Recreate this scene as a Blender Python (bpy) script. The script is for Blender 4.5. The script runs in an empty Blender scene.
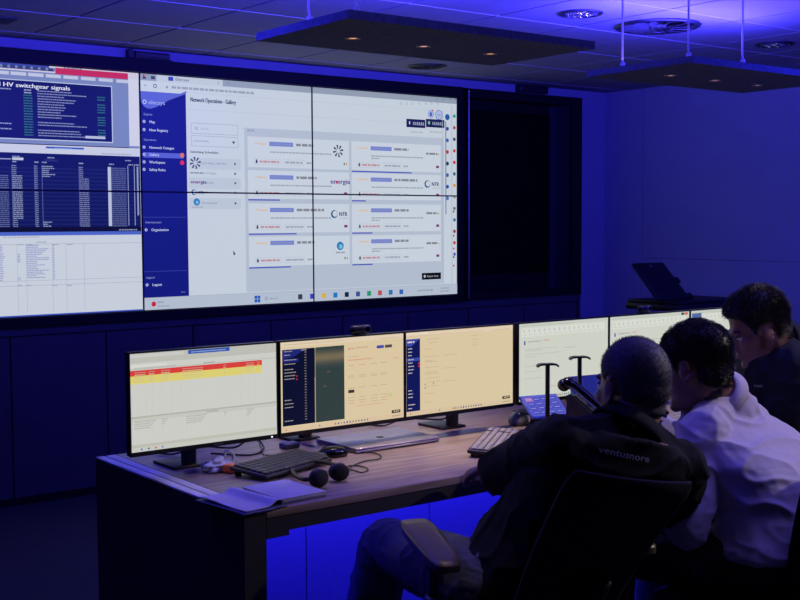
import bpy, bmesh, math, random
import numpy as np
from mathutils import Vector, Matrix, noise
from mathutils.bvhtree import BVHTree
random.seed(7)
C = bpy.context.scene.collection
PI = math.pi
EYE = 1.54                      # camera height
# ------------------------------------------------------------------ camera frame
FPX, YAW, PITCH, ROLL = 1170.0, 0.654588, 0.065536, -0.0046935
cy, sy, cp, sp, cr, sr = math.cos(YAW), math.sin(YAW), math.cos(PITCH), math.sin(PITCH), math.cos(ROLL), math.sin(ROLL)
FW = Vector((sy*cp, cy*cp, -sp)); RT0 = Vector((cy, -sy, 0)); UP0 = RT0.cross(FW)
RT = cr*RT0 + sr*UP0; UP = -sr*RT0 + cr*UP0
EYEV = Vector((0, 0, EYE))
def ray(x, y): return RT*((x-400)/FPX) - UP*((y-300)/FPX) + FW
def at(x, y, d): return EYEV + ray(x, y)*d
def hz(x, y, z): r = ray(x, y); return EYEV+r*((z-EYE)/r.z)
def on_y(x, y, Y): r = ray(x, y); return EYEV + r*(Y/r.y)

def lin(c):
    c = c/255.0
    return c/12.92 if c <= 0.04045 else ((c+0.055)/1.055)**2.4
def rgb(r, g, b): return (lin(r), lin(g), lin(b), 1.0)

# ------------------------------------------------------------------ materials
def mat(name, col, rough=0.6, metal=0.0, var=0.12, scale=30.0, bump=0.0, spec=0.5, sheen=0.0, coat=0.0):
    m = bpy.data.materials.new(name); m.use_nodes = True
    nt = m.node_tree; b = nt.nodes['Principled BSDF']
    b.inputs['Roughness'].default_value = rough; b.inputs['Metallic'].default_value = metal
    b.inputs['Specular IOR Level'].default_value = spec
    b.inputs['Sheen Weight'].default_value = sheen; b.inputs['Coat Weight'].default_value = coat
    tc = nt.nodes.new('ShaderNodeTexCoord'); n = nt.nodes.new('ShaderNodeTexNoise')
    n.inputs['Scale'].default_value = scale; n.inputs['Detail'].default_value = 4
    nt.links.new(tc.outputs['Object'], n.inputs['Vector'])
    r = nt.nodes.new('ShaderNodeValToRGB')
    c0 = tuple(v*(1-var) for v in col[:3])+(1,); c1 = tuple(min(1, v*(1+var)) for v in col[:3])+(1,)
    r.color_ramp.elements[0].position = .3; r.color_ramp.elements[1].position = .7
    r.color_ramp.elements[0].color = c0; r.color_ramp.elements[1].color = c1
    nt.links.new(n.outputs['Fac'], r.inputs['Fac']); nt.links.new(r.outputs['Color'], b.inputs['Base Color'])
    if bump:
        bp = nt.nodes.new('ShaderNodeBump'); bp.inputs['Strength'].default_value = bump; bp.inputs['Distance'].default_value = .003
        n2 = nt.nodes.new('ShaderNodeTexNoise'); n2.inputs['Scale'].default_value = scale*6
        nt.links.new(tc.outputs['Object'], n2.inputs['Vector'])
        nt.links.new(n2.outputs['Fac'], bp.inputs['Height']); nt.links.new(bp.outputs['Normal'], b.inputs['Normal'])
    return m
def wood(name, ca, cb, rough):
    m = mat(name, ca, rough); nt = m.node_tree; b = nt.nodes['Principled BSDF']
    w = nt.nodes.new('ShaderNodeTexNoise'); w.inputs['Scale'].default_value = 3; w.inputs['Detail'].default_value = 8
    mp = nt.nodes.new('ShaderNodeMapping'); mp.inputs['Scale'].default_value = (1.2, 14, 14)
    tc = nt.nodes.new('ShaderNodeTexCoord'); r = nt.nodes.new('ShaderNodeValToRGB')
    nt.links.new(tc.outputs['Object'], mp.inputs['Vector']); nt.links.new(mp.outputs['Vector'], w.inputs['Vector'])
    r.color_ramp.elements[0].position = .35; r.color_ramp.elements[1].position = .68
    r.color_ramp.elements[0].color = ca; r.color_ramp.elements[1].color = cb
    nt.links.new(w.outputs['Fac'], r.inputs['Fac']); nt.links.new(r.outputs['Color'], b.inputs['Base Color'])
    return m
def screen_mat(name, strength=1.0):
    m = bpy.data.materials.new(name); m.use_nodes = True; nt = m.node_tree; nt.nodes.clear()
    o = nt.nodes.new('ShaderNodeOutputMaterial'); a = nt.nodes.new('ShaderNodeVertexColor'); a.layer_name = 'Col'
    e = nt.nodes.new('ShaderNodeEmission'); e.inputs['Strength'].default_value = strength
    g = nt.nodes.new('ShaderNodeBsdfGlossy'); g.inputs['Roughness'].default_value = .35; g.inputs['Color'].default_value = (.02, .02, .02, 1)
    ad = nt.nodes.new('ShaderNodeAddShader')
    nt.links.new(a.outputs['Color'], e.inputs['Color']); nt.links.new(e.outputs[0], ad.inputs[0]); nt.links.new(g.outputs[0], ad.inputs[1])
    nt.links.new(ad.outputs[0], o.inputs['Surface'])
    return m
def emis(name, col, s):
    m = bpy.data.materials.new(name); m.use_nodes = True; nt = m.node_tree; b = nt.nodes['Principled BSDF']
    b.inputs['Base Color'].default_value = (.1, .1, .1, 1)
    b.inputs['Emission Color'].default_value = col; b.inputs['Emission Strength'].default_value = s
    return m
M = dict(
    ceil=mat('ceiling_tile', (.22, .22, .25, 1), .85, var=.04, scale=14, bump=.3),
    ceil_gap=mat('ceiling_shadow_gap', (.01, .01, .012, 1), .9),
    ceil_bar=mat('ceiling_bar', (.48, .48, .52, 1), .45, var=.03),
    wall=mat('wall_paint', (.30, .31, .36, 1), .8, var=.03, scale=5, bump=.15),
    wallR=mat('side_wall_paint', (.30, .31, .36, 1), .75, var=.03, scale=4, bump=.1),
    cab=mat('cladding_laminate', (.062, .062, .062, 1), .55, var=.06, scale=6),
    carpet=mat('carpet', (.05, .05, .05, 1), .95, var=.35, scale=160, bump=.8),
    black=mat('black_plastic', (.012, .012, .014, 1), .42, var=.2),
    matte=mat('matte_black', (.008, .008, .010, 1), .7, var=.2),
    niche=mat('niche_glass', (.0015, .0015, .002, 1), .6, var=.1, spec=.08),
    gloss=mat('black_glass', (.004, .004, .005, 1), .12, var=.1),
    frame=mat('frame_black', (.0055, .0055, .006, 1), .55, var=.15, spec=.25),
    frame2=mat('reveal_grey', (.025, .025, .032, 1), .6, var=.1),
    steel=mat('brushed_steel', (.30, .30, .33, 1), .32, 1.0, var=.1),
    silver=mat('laptop_silver', (.52, .47, .52, 1), .38, .75, var=.05),
    dsteel=mat('dark_steel', (.06, .06, .07, 1), .4, .8),
    panel=mat('felt_panel', (.10, .125, .18, 1), .9, var=.25, scale=60, bump=.6),
    paneledge=mat('felt_panel_edge', (.10, .10, .12, 1), .9, var=.25, scale=60, bump=.6),
    cable=mat('white_cable', (.8, .8, .85, 1), .5),
    desk=wood('desk_laminate', (.26, .18, .135, 1), (.44, .33, .26, 1), .36),
    deskside=mat('desk_side', (.018, .017, .019, 1), .6, var=.2, scale=80),
    deskedge=mat('desk_edge', (.78, .73, .66, 1), .45, var=.08),
    modesty=mat('modesty_panel', (.45, .45, .5, 1), .6, var=.04),
    key=mat('keycap_black', (.03, .03, .038, 1), .4),
    key2=mat('keycap_grey', (.30, .27, .26, 1), .45),
    kbody=mat('keyboard_body', (.02, .02, .024, 1), .5),
    mouse2=mat('mouse_grey', (.12, .11, .13, 1), .4),
    paper=mat('lilac_paper', (.52, .47, .60, 1), .7, var=.05, scale=12, bump=.2),
    folder=mat('blue_folder', (.09, .10, .20, 1), .55, var=.1, scale=10),
    cloth=mat('lilac_cloth', (.60, .60, .78, 1), .85, var=.08, scale=40, bump=.3),
    red=mat('orange_tag', (.9, .16, .06, 1), .5),
    blueplastic=mat('blue_bezel', (.04, .08, .55, 1), .35, coat=.4),
    foam=mat('ear_foam', (.012, .012, .014, 1), .85, bump=.4),
    chair=mat('chair_fabric', (.013, .013, .015, 1), .8, var=.25, scale=200, bump=.5, spec=.25),
    pad=mat('armrest_pad', (.11, .085, .075, 1), .38, var=.1, scale=20),
    skin1=mat('skin_fair', (.40, .22, .15, 1), .5, var=.1, scale=18, bump=.15),
    skin2=mat('skin_warm', (.30, .16, .11, 1), .5, var=.1, scale=18, bump=.15),
    skin3=mat('skin_ruddy', (.28, .14, .10, 1), .5, var=.1, scale=18, bump=.15),
    hair1=mat('hair_grey', (.085, .078, .075, 1), .6, var=.5, scale=90),
    hair2=mat('hair_brown', (.020, .013, .010, 1), .5, var=.4, scale=90),
    hair3=mat('hair_dark', (.016, .011, .009, 1), .5, var=.4, scale=90),
    polo1=mat('navy_polo', (.008, .009, .013, 1), .85, var=.15, scale=120, bump=.3, spec=.2),
    polo3=mat('dark_polo', (.011, .013, .022, 1), .85, var=.15, scale=120, bump=.3, spec=.2),
    shirt=mat('lilac_shirt', (.53, .48, .56, 1), .8, var=.04, scale=150, bump=.2, sheen=.1),
    jeans=mat('blue_trousers', (.09, .10, .14, 1), .8, var=.2, scale=150, bump=.4),
    trous=mat('black_trousers', (.014, .014, .018, 1), .75, var=.2, scale=120, bump=.3),
    shoe=mat('black_leather', (.012, .011, .010, 1), .35),
    eye=mat('eye_white', (.7, .68, .66, 1), .25, var=.02), iris=mat('iris_dark', (.03, .02, .015, 1), .2),
    lettering=mat('lettering_thread', (.55, .58, .62, 1), .6),
    lip=mat('lips', (.36, .15, .13, 1), .45),
    screen=screen_mat('screen_light', .92),
    amber=emis('downlight_amber', (1, .50, .16, 1), 1.1),
    led=emis('led_strip_blue', (.16, .10, 1, 1), 6.0),
    glint=mat('downlight_louvre', (.75, .75, .8, 1), .18, .9, var=.3),
    led_green=emis('led_white', (.7, .8, 1, 1), 2.0),
)
M['screen'].cycles.emission_sampling = 'NONE'
M['screen_base'] = screen_mat('screen_base_light', .92)

# ------------------------------------------------------------------ object helpers
def tag(o, label=None, cat=None, group=None, kind=None):
    if label: o['label'] = label
    if cat: o['category'] = cat
    if group: o['group'] = group
    if kind: o['kind'] = kind
    return o
def thing(name, label, cat, loc=(0, 0, 0), rz=0, group=None):
    o = bpy.data.objects.new(name, None); C.objects.link(o)
    o.location = loc; o.rotation_euler = (0, 0, rz); o.empty_display_size = .05
    return tag(o, label, cat, group)
def link(name, me, parent=None):
    o = bpy.data.objects.new(name, me); C.objects.link(o)
    if parent: o.parent = parent
    return o
class MB:
    def __init__(s): s.v = []; s.f = []; s.mi = []; s.ms = []; s.sm = []
    def _m(s, m):
        if m not in s.ms: s.ms.append(m)
        return s.ms.index(m)
    def add(s, vs, fs, m, smooth=False):
        o = len(s.v); s.v += [tuple(v) for v in vs]; k = s._m(m)
        for f in fs: s.f.append(tuple(i+o for i in f)); s.mi.append(k); s.sm.append(smooth)
    def box(s, lo, hi, m, T=None):
        x0, y0, z0 = lo; x1, y1, z1 = hi
        vs = [(x0,y0,z0),(x1,y0,z0),(x1,y1,z0),(x0,y1,z0),(x0,y0,z1),(x1,y0,z1),(x1,y1,z1),(x0,y1,z1)]
        if T: vs = [T @ Vector(v) for v in vs]
        s.add(vs, [(0,3,2,1),(4,5,6,7),(0,1,5,4),(1,2,6,5),(2,3,7,6),(3,0,4,7)], m)
    def bm(s, b, m, T=None, smooth=True):
        b.verts.ensure_lookup_table(); b.verts.index_update()
        vs = [(T @ v.co) if T else v.co.copy() for v in b.verts]
        s.add(vs, [[v.index for v in f.verts] for f in b.faces], m, smooth); b.free()
    def rbox(s, lo, hi, m, r=.005, T=None, seg=2):
        b = bmesh.new(); bmesh.ops.create_cube(b, size=1)
        c = [(a+c_)/2 for a, c_ in zip(lo, hi)]; d = [(c_-a) for a, c_ in zip(lo, hi)]
        for v in b.verts: v.co = Vector((c[0]+v.co.x*d[0], c[1]+v.co.y*d[1], c[2]+v.co.z*d[2]))
        bmesh.ops.bevel(b, geom=b.edges[:], offset=min(r, .49*min(d)), segments=seg, affect='EDGES', profile=.5)
        s.bm(b, m, T)
    def cyl(s, p0, p1, r0, m, r1=None, n=16, smooth=True):
        r1 = r0 if r1 is None else r1
        p0 = Vector(p0); p1 = Vector(p1); d = (p1-p0).normalized()
        a = d.orthogonal().normalized(); b = d.cross(a)
        vs = []
        for p, r in ((p0, r0), (p1, r1)):
            for i in range(n): t = 2*PI*i/n; vs.append(p + a*(r*math.cos(t)) + b*(r*math.sin(t)))
        s.add(vs, [(i, (i+1) % n, n+(i+1) % n, n+i) for i in range(n)], m, smooth)
        s.add(vs[:n], [tuple(range(n))[::-1]], m); s.add(vs[n:], [tuple(range(n))], m)
    def tube(s, pts, r, m, n=8):
        pts = [Vector(p) for p in pts]; rs = r if isinstance(r, (list, tuple)) else [r]*len(pts)
        vs = []; a = None
        for i, p in enumerate(pts):
            d = (pts[min(i+1, len(pts)-1)]-pts[max(i-1, 0)]).normalized()
            a = d.orthogonal().normalized() if a is None else (a-d*a.dot(d)).normalized()
            b = d.cross(a)
            for k in range(n): t = 2*PI*k/n; vs.append(p + a*(rs[i]*math.cos(t)) + b*(rs[i]*math.sin(t)))
        fs = [(i*n+k, i*n+(k+1) % n, (i+1)*n+(k+1) % n, (i+1)*n+k) for i in range(len(pts)-1) for k in range(n)]
        s.add(vs, fs+[tuple(range(n))[::-1], tuple(range((len(pts)-1)*n, len(pts)*n))], m, True)
    def ell(s, c, r, m, T=None, sub=3):
        b = bmesh.new(); bmesh.ops.create_icosphere(b, subdivisions=sub, radius=1)
        for v in b.verts: v.co = Vector((c[0]+v.co.x*r[0], c[1]+v.co.y*r[1], c[2]+v.co.z*r[2]))
        s.bm(b, m, T)
    def ring(s, c, R, r, m, T=None, n=24, k=8):
        vs = []
        for i in range(n):
            t = 2*PI*i/n
            for j in range(k):
                u = 2*PI*j/k; q = R + r*math.cos(u)
                v = Vector((c[0]+q*math.cos(t), c[1]+q*math.sin(t), c[2]+r*math.sin(u)))
                vs.append(T @ v if T else v)
        s.add(vs, [(i*k+j, ((i+1) % n)*k+j, ((i+1) % n)*k+(j+1) % k, i*k+(j+1) % k) for i in range(n) for j in range(k)], m, True)
    def prism(s, poly, z0, z1, m, T=None):
        n = len(poly); vs = [Vector((x, y, z0)) for x, y in poly]+[Vector((x, y, z1)) for x, y in poly]
        if T: vs = [T @ v for v in vs]
        s.add(vs, [tuple(range(n))[::-1], tuple(range(n, 2*n))]+[(i, (i+1) % n, n+(i+1) % n, n+i) for i in range(n)], m)
    def mesh(s, name):
        me = bpy.data.meshes.new(name); me.from_pydata(s.v, [], s.f)
        for m in s.ms: me.materials.append(m)
        me.polygons.foreach_set('material_index', s.mi); me.polygons.foreach_set('use_smooth', s.sm); me.update()
        return me
    def build(s, name, parent=None): return link(name, s.mesh(name), parent)
def one(name, parent, fn, *a, **k):
    b = MB(); getattr(b, fn)(*a, **k); return b.build(name, parent)
def spline(pts, n=8):
    pts = [Vector(p) for p in pts]; out = []
    P = [pts[0]*2-pts[1]]+pts+[pts[-1]*2-pts[-2]]
    for i in range(1, len(P)-2):
        for k in range(n):
            t = k/n; a, b, c, d = P[i-1], P[i], P[i+1], P[i+2]
            out.append(.5*((2*b)+(c-a)*t+(2*a-5*b+4*c-d)*t*t+(3*b-a-3*c+d)*t**3))
    return out+[pts[-1]]
def struct(name, mb, parent=None):
    o = mb.build(name, parent)
    if not parent: o['kind'] = 'structure'
    return o

# ------------------------------------------------------------------ text and screen contents
_tc = {}
def text_mesh(s):
    if s in _tc: return _tc[s]
    cu = bpy.data.curves.new('t', 'FONT'); cu.body = s; cu.size = 1; cu.resolution_u = 2
    o = bpy.data.objects.new('t', cu); C.objects.link(o)
    bpy.context.view_layer.update()
    me = bpy.data.meshes.new_from_object(o.evaluated_get(bpy.context.evaluated_depsgraph_get()))
    vs = [v.co.copy() for v in me.vertices]; fs = [tuple(p.vertices) for p in me.polygons]
    bpy.data.objects.remove(o); bpy.data.meshes.remove(me); bpy.data.curves.remove(cu)
    w = max([v.x for v in vs]+[.01]); _tc[s] = (vs, fs, w); return _tc[s]
class UI:
    """screen contents on the plane y = Y; coordinates (x, z) in metres"""
    def __init__(s, Y): s.Y = Y; s.hold = False; s.v = []; s.f = []; s.c = []; s.k = 0; s.bg = rgb(200, 205, 212)
    def poly(s, pts, col, lift=None):
        s.k += 0 if s.hold else 1; y = s.Y - .0004 - .000008*s.k
        o = len(s.v); s.v += [(x, y, z) for x, z in pts]; s.f.append(tuple(range(o, o+len(pts)))); s.c.append(col)
    def rect(s, x0, z0, x1, z1, col):
        s.poly([(x0, z1), (x1, z1), (x1, z0), (x0, z0)], col)
    def disc(s, x, z, r, col, n=14, rz=None):
        s.poly([(x+r*math.cos(2*PI*i/n), z+(rz or r)*math.sin(2*PI*i/n)) for i in range(n)][::-1], col)
    def text(s, st, x, z, h, col, w=None, bold=False):
        """baseline-left at (x, z), cap height h, optional total width"""
        vs, fs, tw = text_mesh(st); k = h/.7; kx = (w/tw) if w else k
        s.k += 1
        for dx in ((0, h*.09) if bold else (0,)):
            y = s.Y - .0004 - .000008*s.k; o = len(s.v)
            s.v += [(x+v.x*kx+dx, y, z+v.y*k) for v in vs]
            for f in fs: s.f.append(tuple(i+o for i in f)); s.c.append(col)
    def words(s, x0, x1, z, h, col, rnd=None):
        """a line of writing too small to be read"""
        x = x0; r = rnd or random; s.k += 1; s.hold = True; col = tuple(a*.62+b*.38 for a, b in zip(col, s.bg))
        while x < x1:
            w = min(h*r.uniform(1.2, 4.0), x1-x); s.rect(x, z, x+w, z+h, col); x += w+h*.45
        s.hold = False
    def build(s, name, parent, mt=None):
        me = bpy.data.meshes.new(name); me.from_pydata(s.v, [], s.f); me.materials.append(mt or M['screen'])
        at_ = me.color_attributes.new('Col', 'FLOAT_COLOR', 'CORNER')
        arr = []
        for f, c in zip(s.f, s.c): arr += list(c)*len(f)
        at_.data.foreach_set('color', arr); me.update()
        return link(name, me, parent)

# ================================================================== ROOM
WY, RX, CZ = 6.31, 6.862, 2.543        # display wall, side wall, ceiling
LX, BY = -1.6, -1.6
b = MB(); b.box((LX, BY, -.05), (RX+.1, WY+.45, 0), M['carpet']); struct('floor', b)
# ceiling: tiles with dark joints one way and light bars the other
b = MB(); b.box((LX, BY, CZ+.03), (RX+.1, WY+.45, CZ+.06), M['ceil_gap'])
xs = [2.26+.5425*k for k in range(-8, 10)]; ys = [5.497-.61*k for k in range(-1, 12)][::-1]
xs = [LX]+[x for x in xs if LX+.1 < x < RX-.05]+[RX]; ys = [BY]+[y for y in ys if BY+.1 < y < WY-.05]+[WY+.3]
for i in range(len(xs)-1):
    for j in range(len(ys)-1):
        g = .008
        b.box((xs[i]+g, ys[j]+.004, CZ), (xs[i+1]-g, ys[j+1]-.004, CZ+.03), M['ceil'])
ceiling = struct('ceiling', b)
b = MB()
for y in ys[1:-1]:
    b.box((LX, y-.004, CZ-.002), (RX, y+.004, CZ+.02), M['ceil_bar'])
bars = b.build('ceiling_bar', ceiling); bars['kind'] = 'structure'
# back wall with the recess for the displays
b = MB()
b.box((LX, WY+.24, 0), (RX+.1, WY+.30, CZ), M['wall'])
b.box((LX, WY, 2.487), (RX, WY+.24, CZ), M['wall'])
b.box((6.601, WY, 0), (RX, WY+.24, 2.487), M['wall'])
b.box((LX, WY+.02, .0), (6.601, WY+.24, .97), M['cab'])
struct('wall_back', b)
b = MB()                                     # side wall: three boards with fine joints
b.box((RX+.012, BY, 0), (RX+.08, WY+.24, CZ), M['ceil_gap'])
b.box((RX, 5.924, 0), (RX+.012, WY, CZ), M['wallR'])
b.box((RX, BY, 0), (RX+.012, 5.920, 1.267), M['wallR'])
b.box((RX, BY, 1.270), (RX+.012, 5.920, CZ), M['wallR'])
struct('wall_right', b)
b = MB(); b.box((LX-.06, BY, 0), (LX, WY+.3, CZ), M['wall']); struct('wall_left', b)
b = MB(); b.box((LX-.06, BY-.06, 0), (RX+.1, BY, CZ), M['wall']); struct('wall_front', b)
# cladding under the displays
n = 1
b = MB(); b.box((LX, WY, .937), (6.601, WY+.02, .985), M['cab']); struct('trim_%d' % n, b)
edges = [-1.1, -.55, 0, .54, 1.08, 1.625, 2.171, 2.722, 3.275, 3.82, 4.365, 4.91, 5.458, 6.0, 6.56]
for k in range(len(edges)-1):
    n += 1; b = MB(); b.box((edges[k]+.005, WY, .045), (edges[k+1]-.005, WY+.02, .928), M['cab']); struct('trim_%d' % n, b)
n += 1; b = MB(); b.box((6.57, WY, .045), (6.601, WY+.02, .928), M['cab']); struct('trim_%d' % n, b)
b = MB(); b.box((LX, WY+.01, 0), (6.601, WY+.02, .04), M['frame']); struct('baseboard_back', b)

# ------------------------------------------------------------------ the video wall
SX = [1.757, 2.957, 4.140, 5.353]; SZ = [1.036, 1.729, 2.4125]
vw = thing('video_wall', 'large wall of six joined displays in a black surround showing network software windows', 'video wall', (0, WY, 0.985))
def vpart(name, mb):
    o = mb.build(name); o.parent = vw; o.matrix_parent_inverse = Matrix.Translation((0, -WY, -.985)); return o
b = MB(); F = M['frame']
b.box((LX+.3, WY-.03, 2.4125), (5.385, WY+.06, 2.487), F); b.box((LX+.3, WY-.03, .985), (5.385, WY+.06, 1.036), F)
b.box((5.353, WY-.01, 1.036), (5.385, WY+.06, 2.4125), F); b.box((LX+.3, WY-.005, 1.036), (SX[0], WY+.06, 2.4125), F)
vpart('surround', b)
for i in range(3):
    for j in range(2):
        b = MB(); b.box((SX[i]+.0005, WY, SZ[j]+.0005), (SX[i+1]-.0005, WY+.06, SZ[j+1]-.0005), M['black'])
        e = .0045; y = WY-.006
        for (x0, z0, x1, z1) in ((SX[i], SZ[j], SX[i]+e, SZ[j+1]), (SX[i+1]-e, SZ[j], SX[i+1], SZ[j+1]), (SX[i], SZ[j], SX[i+1], SZ[j]+e), (SX[i], SZ[j+1]-e, SX[i+1], SZ[j+1])):
            b.box((x0, y, z0), (x1, WY+.001, z1), M['matte'])
        vpart('display_panel', b)
# -- measured positions on the wall
def W(x, y): p = on_y(x, y, WY); return p.x, p.z
def wtext(ui, s, x0, y0, x1, h, col, bold=False):
    a = W(x0, y0); c = W(x1, y0); ui.text(s, a[0], a[1], h, col, c[0]-a[0], bold)
WHITE = rgb(203, 213, 226); PALE = rgb(190, 201, 216); GREY = rgb(168, 179, 196); NAVY = rgb(20, 28, 128)
INK = rgb(60, 66, 96); MID = rgb(125, 134, 158); SOFT = rgb(165, 174, 192)
base = UI(WY-.001); base.rect(SX[0], SZ[0], SX[3], SZ[2], WHITE)
o = base.build('backlight', None, M['screen_base']); o.parent = vw; o.matrix_parent_inverse = Matrix.Translation((0, -WY, -.985))
u = UI(WY-.0016)                                # browser window
x0, x1, zt, zb = 2.957, 5.353, 2.4125, 1.036
X = lambda px: W(px, 200)[0]
def R(xa, za, xb, zb_, c): u.rect(xa, za, xb, zb_, c)
R(x0, 2.370, x1, zt, rgb(150, 161, 182))       # tab strip
R(3.065, 2.370, 3.50, 2.407, rgb(196, 206, 219))
R(x0, 2.318, 5.353, 2.370, WHITE)
u.rect(3.14, 2.379, 3.172, 2.402, rgb(50, 70, 190)); u.text('Elecsys', 3.185, 2.383, .016, INK, .09); u.text('x', 3.465, 2.383, .014, INK)
u.text('+', 3.53, 2.383, .016, INK)
u.disc(2.985, 2.398, .007, rgb(190, 60, 80)); u.rect(2.978, 2.379, 2.998, 2.391, INK); u.rect(3.03, 2.380, 3.055, 2.398, INK)
u.text('<', 2.985, 2.333, .018, INK); u.disc(3.055, 2.342, .012, INK); u.disc(3.055, 2.342, .008, WHITE)
u.rect(3.125, 2.334, 3.135, 2.347, MID); u.words(3.16, 3.72, 2.335, .014, MID)
zH = [2.305, 2.225, 2.145]
for z in (2.316, 2.218, 2.118): R(3.20, z, 5.20, z+.003, PALE)
XS = W(187.3, 200)[0]; u.rect(x0, 1.075, XS, 2.308, NAVY)          # side bar
u.poly([(x0, 2.308), (XS, 2.308)]+[W(*q) for q in ((186.5, 91), (156, 107), (151, 108.6), (147, 108.3), (144, 106.5), (141.2, 102.5))], rgb(92, 104, 212))
SB = rgb(190, 200, 235); SBD = rgb(150, 165, 225)
u.ring = None
u.disc(2.987, 2.247, .014, SB, 6); u.disc(2.987, 2.247, .008, rgb(92, 104, 212), 6); u.text('elecsys', 3.010, 2.236, .024, rgb(175, 190, 240), .105)
def item(s, px, py, h=.015, col=SB, bold=True, icon=True, w=None):
    xx, zz = W(px, py); u.text(s, xx, zz-h*.5, h, col, w, bold)
    if icon: u.disc(xx-.032, zz, .009, col, 10); u.disc(xx-.032, zz, .004, NAVY, 6)
item('Explore', 143.5, 114, .012, SBD, False, False); item('Map', 149, 121.7); item('New Registry', 149, 129.8)
item('Operations', 143.5, 139.5, .012, SBD, False, False); item('Network Outages', 149, 147.3)
a = W(142.5, 151.5); c = W(184.5, 159)
u.rect(2.975, c[1]+.002, XS-.02, a[1]-.004, rgb(88, 100, 210)); item('Gallery', 149, 154.5)
item('Workspace', 149, 162.0); item('Safety Rules', 149, 169.5)
p = W(182, 155.3); u.disc(p[0], p[1], .014, rgb(225, 120, 80)); p = W(182, 162.7); u.disc(p[0], p[1], .014, rgb(225, 50, 70))
item('Administration', 145, 222.3, .012, SBD, False, False); item('Organisation', 151, 229.8)
item('Support', 146, 277.7, .012, SBD, False, False); item('Logout', 152, 284.7); item('v2.1.0', 181, 292, .008, SBD, False, False)
for py in (217.5, 272): xx, zz = W(143, py); u.rect(2.965, zz, XS-.01, zz+.003, rgb(60, 72, 170))
wtext(u, 'Network Operations - Gallery', 190, 101.5, 235.5, .026, INK, True)
# filter column
F0, F1 = W(189, 200)[0], W(241, 200)[0]; zy = lambda x, y: W(x, y)[1]
u.rect(W(245, 200)[0], 1.118, W(443.5, 200)[0], zy(250, 128), rgb(184, 195, 213))
def frame_box(xa, za, xb, zb_, c, f): u.rect(xa, za, xb, zb_, c); u.rect(xa+.003, za+.003, xb-.003, zb_-.003, f)
zs = zy(210, 129); frame_box(F0+.02, zs-.032, F1-.015, zs+.032, SOFT, WHITE); u.disc(F0+.055, zs, .009, MID); u.disc(F0+.055, zs, .006, WHITE); u.text('Search', F0+.08, zs-.007, .015, SOFT)
zs = zy(210, 141.5); frame_box(F0+.02, zs-.032, F1-.015, zs+.032, SOFT, WHITE); u.text('LOCATIONS', F0+.035, zs-.006, .012, MID, .10); u.poly([(F1-.06, zs+.006), (F1-.035, zs+.006), (F1-.047, zs-.010)], INK)
u.text('Switching Schedules', F0+.01, zy(205, 152.5)-.005, .014, INK, .19, True)
rows = [(1.742, 'OLD MILL LIMITED'), (1.686, 'ANTITHEAL'), (1.610, 'ENERGIA'), (1.535, 'NTR'), (1.460, 'STATKRAFT')]
rz = [W(200, q)[1] for q in (163, 173, 182.5, 192.3, 203)]
def burst(x, z, r, col):
    for k in range(8):
        t = 2*PI*k/8+.2; d = Vector((math.cos(t), math.sin(t))); q = Vector((-d.y, d.x))*r*.17
        P = [d*r*.35+q*.4, d*r*1.0+q, d*r*1.0-q, d*r*.35-q*.4]; u.poly([(x+v.x, z+v.y) for v in P], col)
for k, (zz0, s) in enumerate(rows):
    zz = rz[k]; u.rect(F0, zz-.037, F1, zz-.035, PALE)
    if k % 2 == 0: u.rect(F0, zz-.034, F1, zz+.030, rgb(193, 204, 219))
    u.text(s, W(201, 200)[0], zz-.007, .012, MID, .02+.0098*len(s)); u.poly([(F1-.045, zz+.009), (F1-.045, zz-.009), (F1-.030, zz)], INK)
f0 = W(190.5, 200)[0]
burst(f0+.035, rz[0], .036, INK)
u.words(f0, f0+.085, rz[1]-.004, .008, INK)
u.text('energia', f0, rz[2]-.006, .020, rgb(75, 40, 140), .105, True); u.disc(f0+.045, rz[2]+.002, .006, rgb(205, 50, 120))
u.disc(f0+.022, rz[3], .017, rgb(30, 90, 130)); u.disc(f0+.025, rz[3], .012, WHITE); u.text('NTR', f0+.045, rz[3]-.010, .018, INK, .04, True)
u.disc(f0+.04, rz[4]+.006, .022, rgb(45, 130, 190)); u.disc(f0+.042, rz[4]+.004, .010, rgb(130, 190, 220)); u.words(f0+.01, f0+.08, rz[4]-.028, .006, MID)
u.words(W(247, 130)[0], W(254, 130)[0], zy(250, 131.5), .012, MID)
# cards: (left px x, top px y, right px x, bottom px y) in two columns
colA = (247.5, 330.0, (136.5, 171.5, 205.0, 238.0), (165.5, 197.0, 232.0, 266.5))
cards = []
XA0, XA1, XB0, XB1 = [W(q, 200)[0] for q in (248, 349, 351.5, 440.5)]
ztop = [W(248, q)[1] for q in (136.3, 170, 203.3, 236.8)]; zbot = [W(248, q)[1] for q in (167, 198.5, 233, 266.8)]
ORANGE = rgb(228, 176, 88); CHIP = rgb(118, 136, 214); RED = rgb(190, 84, 96); PROG = rgb(70, 84, 190)
CARD = rgb(206, 215, 228)
names = [['OLD MILL, TS', 'CORRAWARRA, TS', 'ARKLE WIND FARM, TS', 'CURRAN, TYRE'], ['ERRIGAL, LM', 'WARD WIND FARM, TS', 'DRUMAGH, NI', 'DRUMAGH, TS']]
frac = [[0, .30, .46, .40], [.66, .15, .22, .22]]
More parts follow.
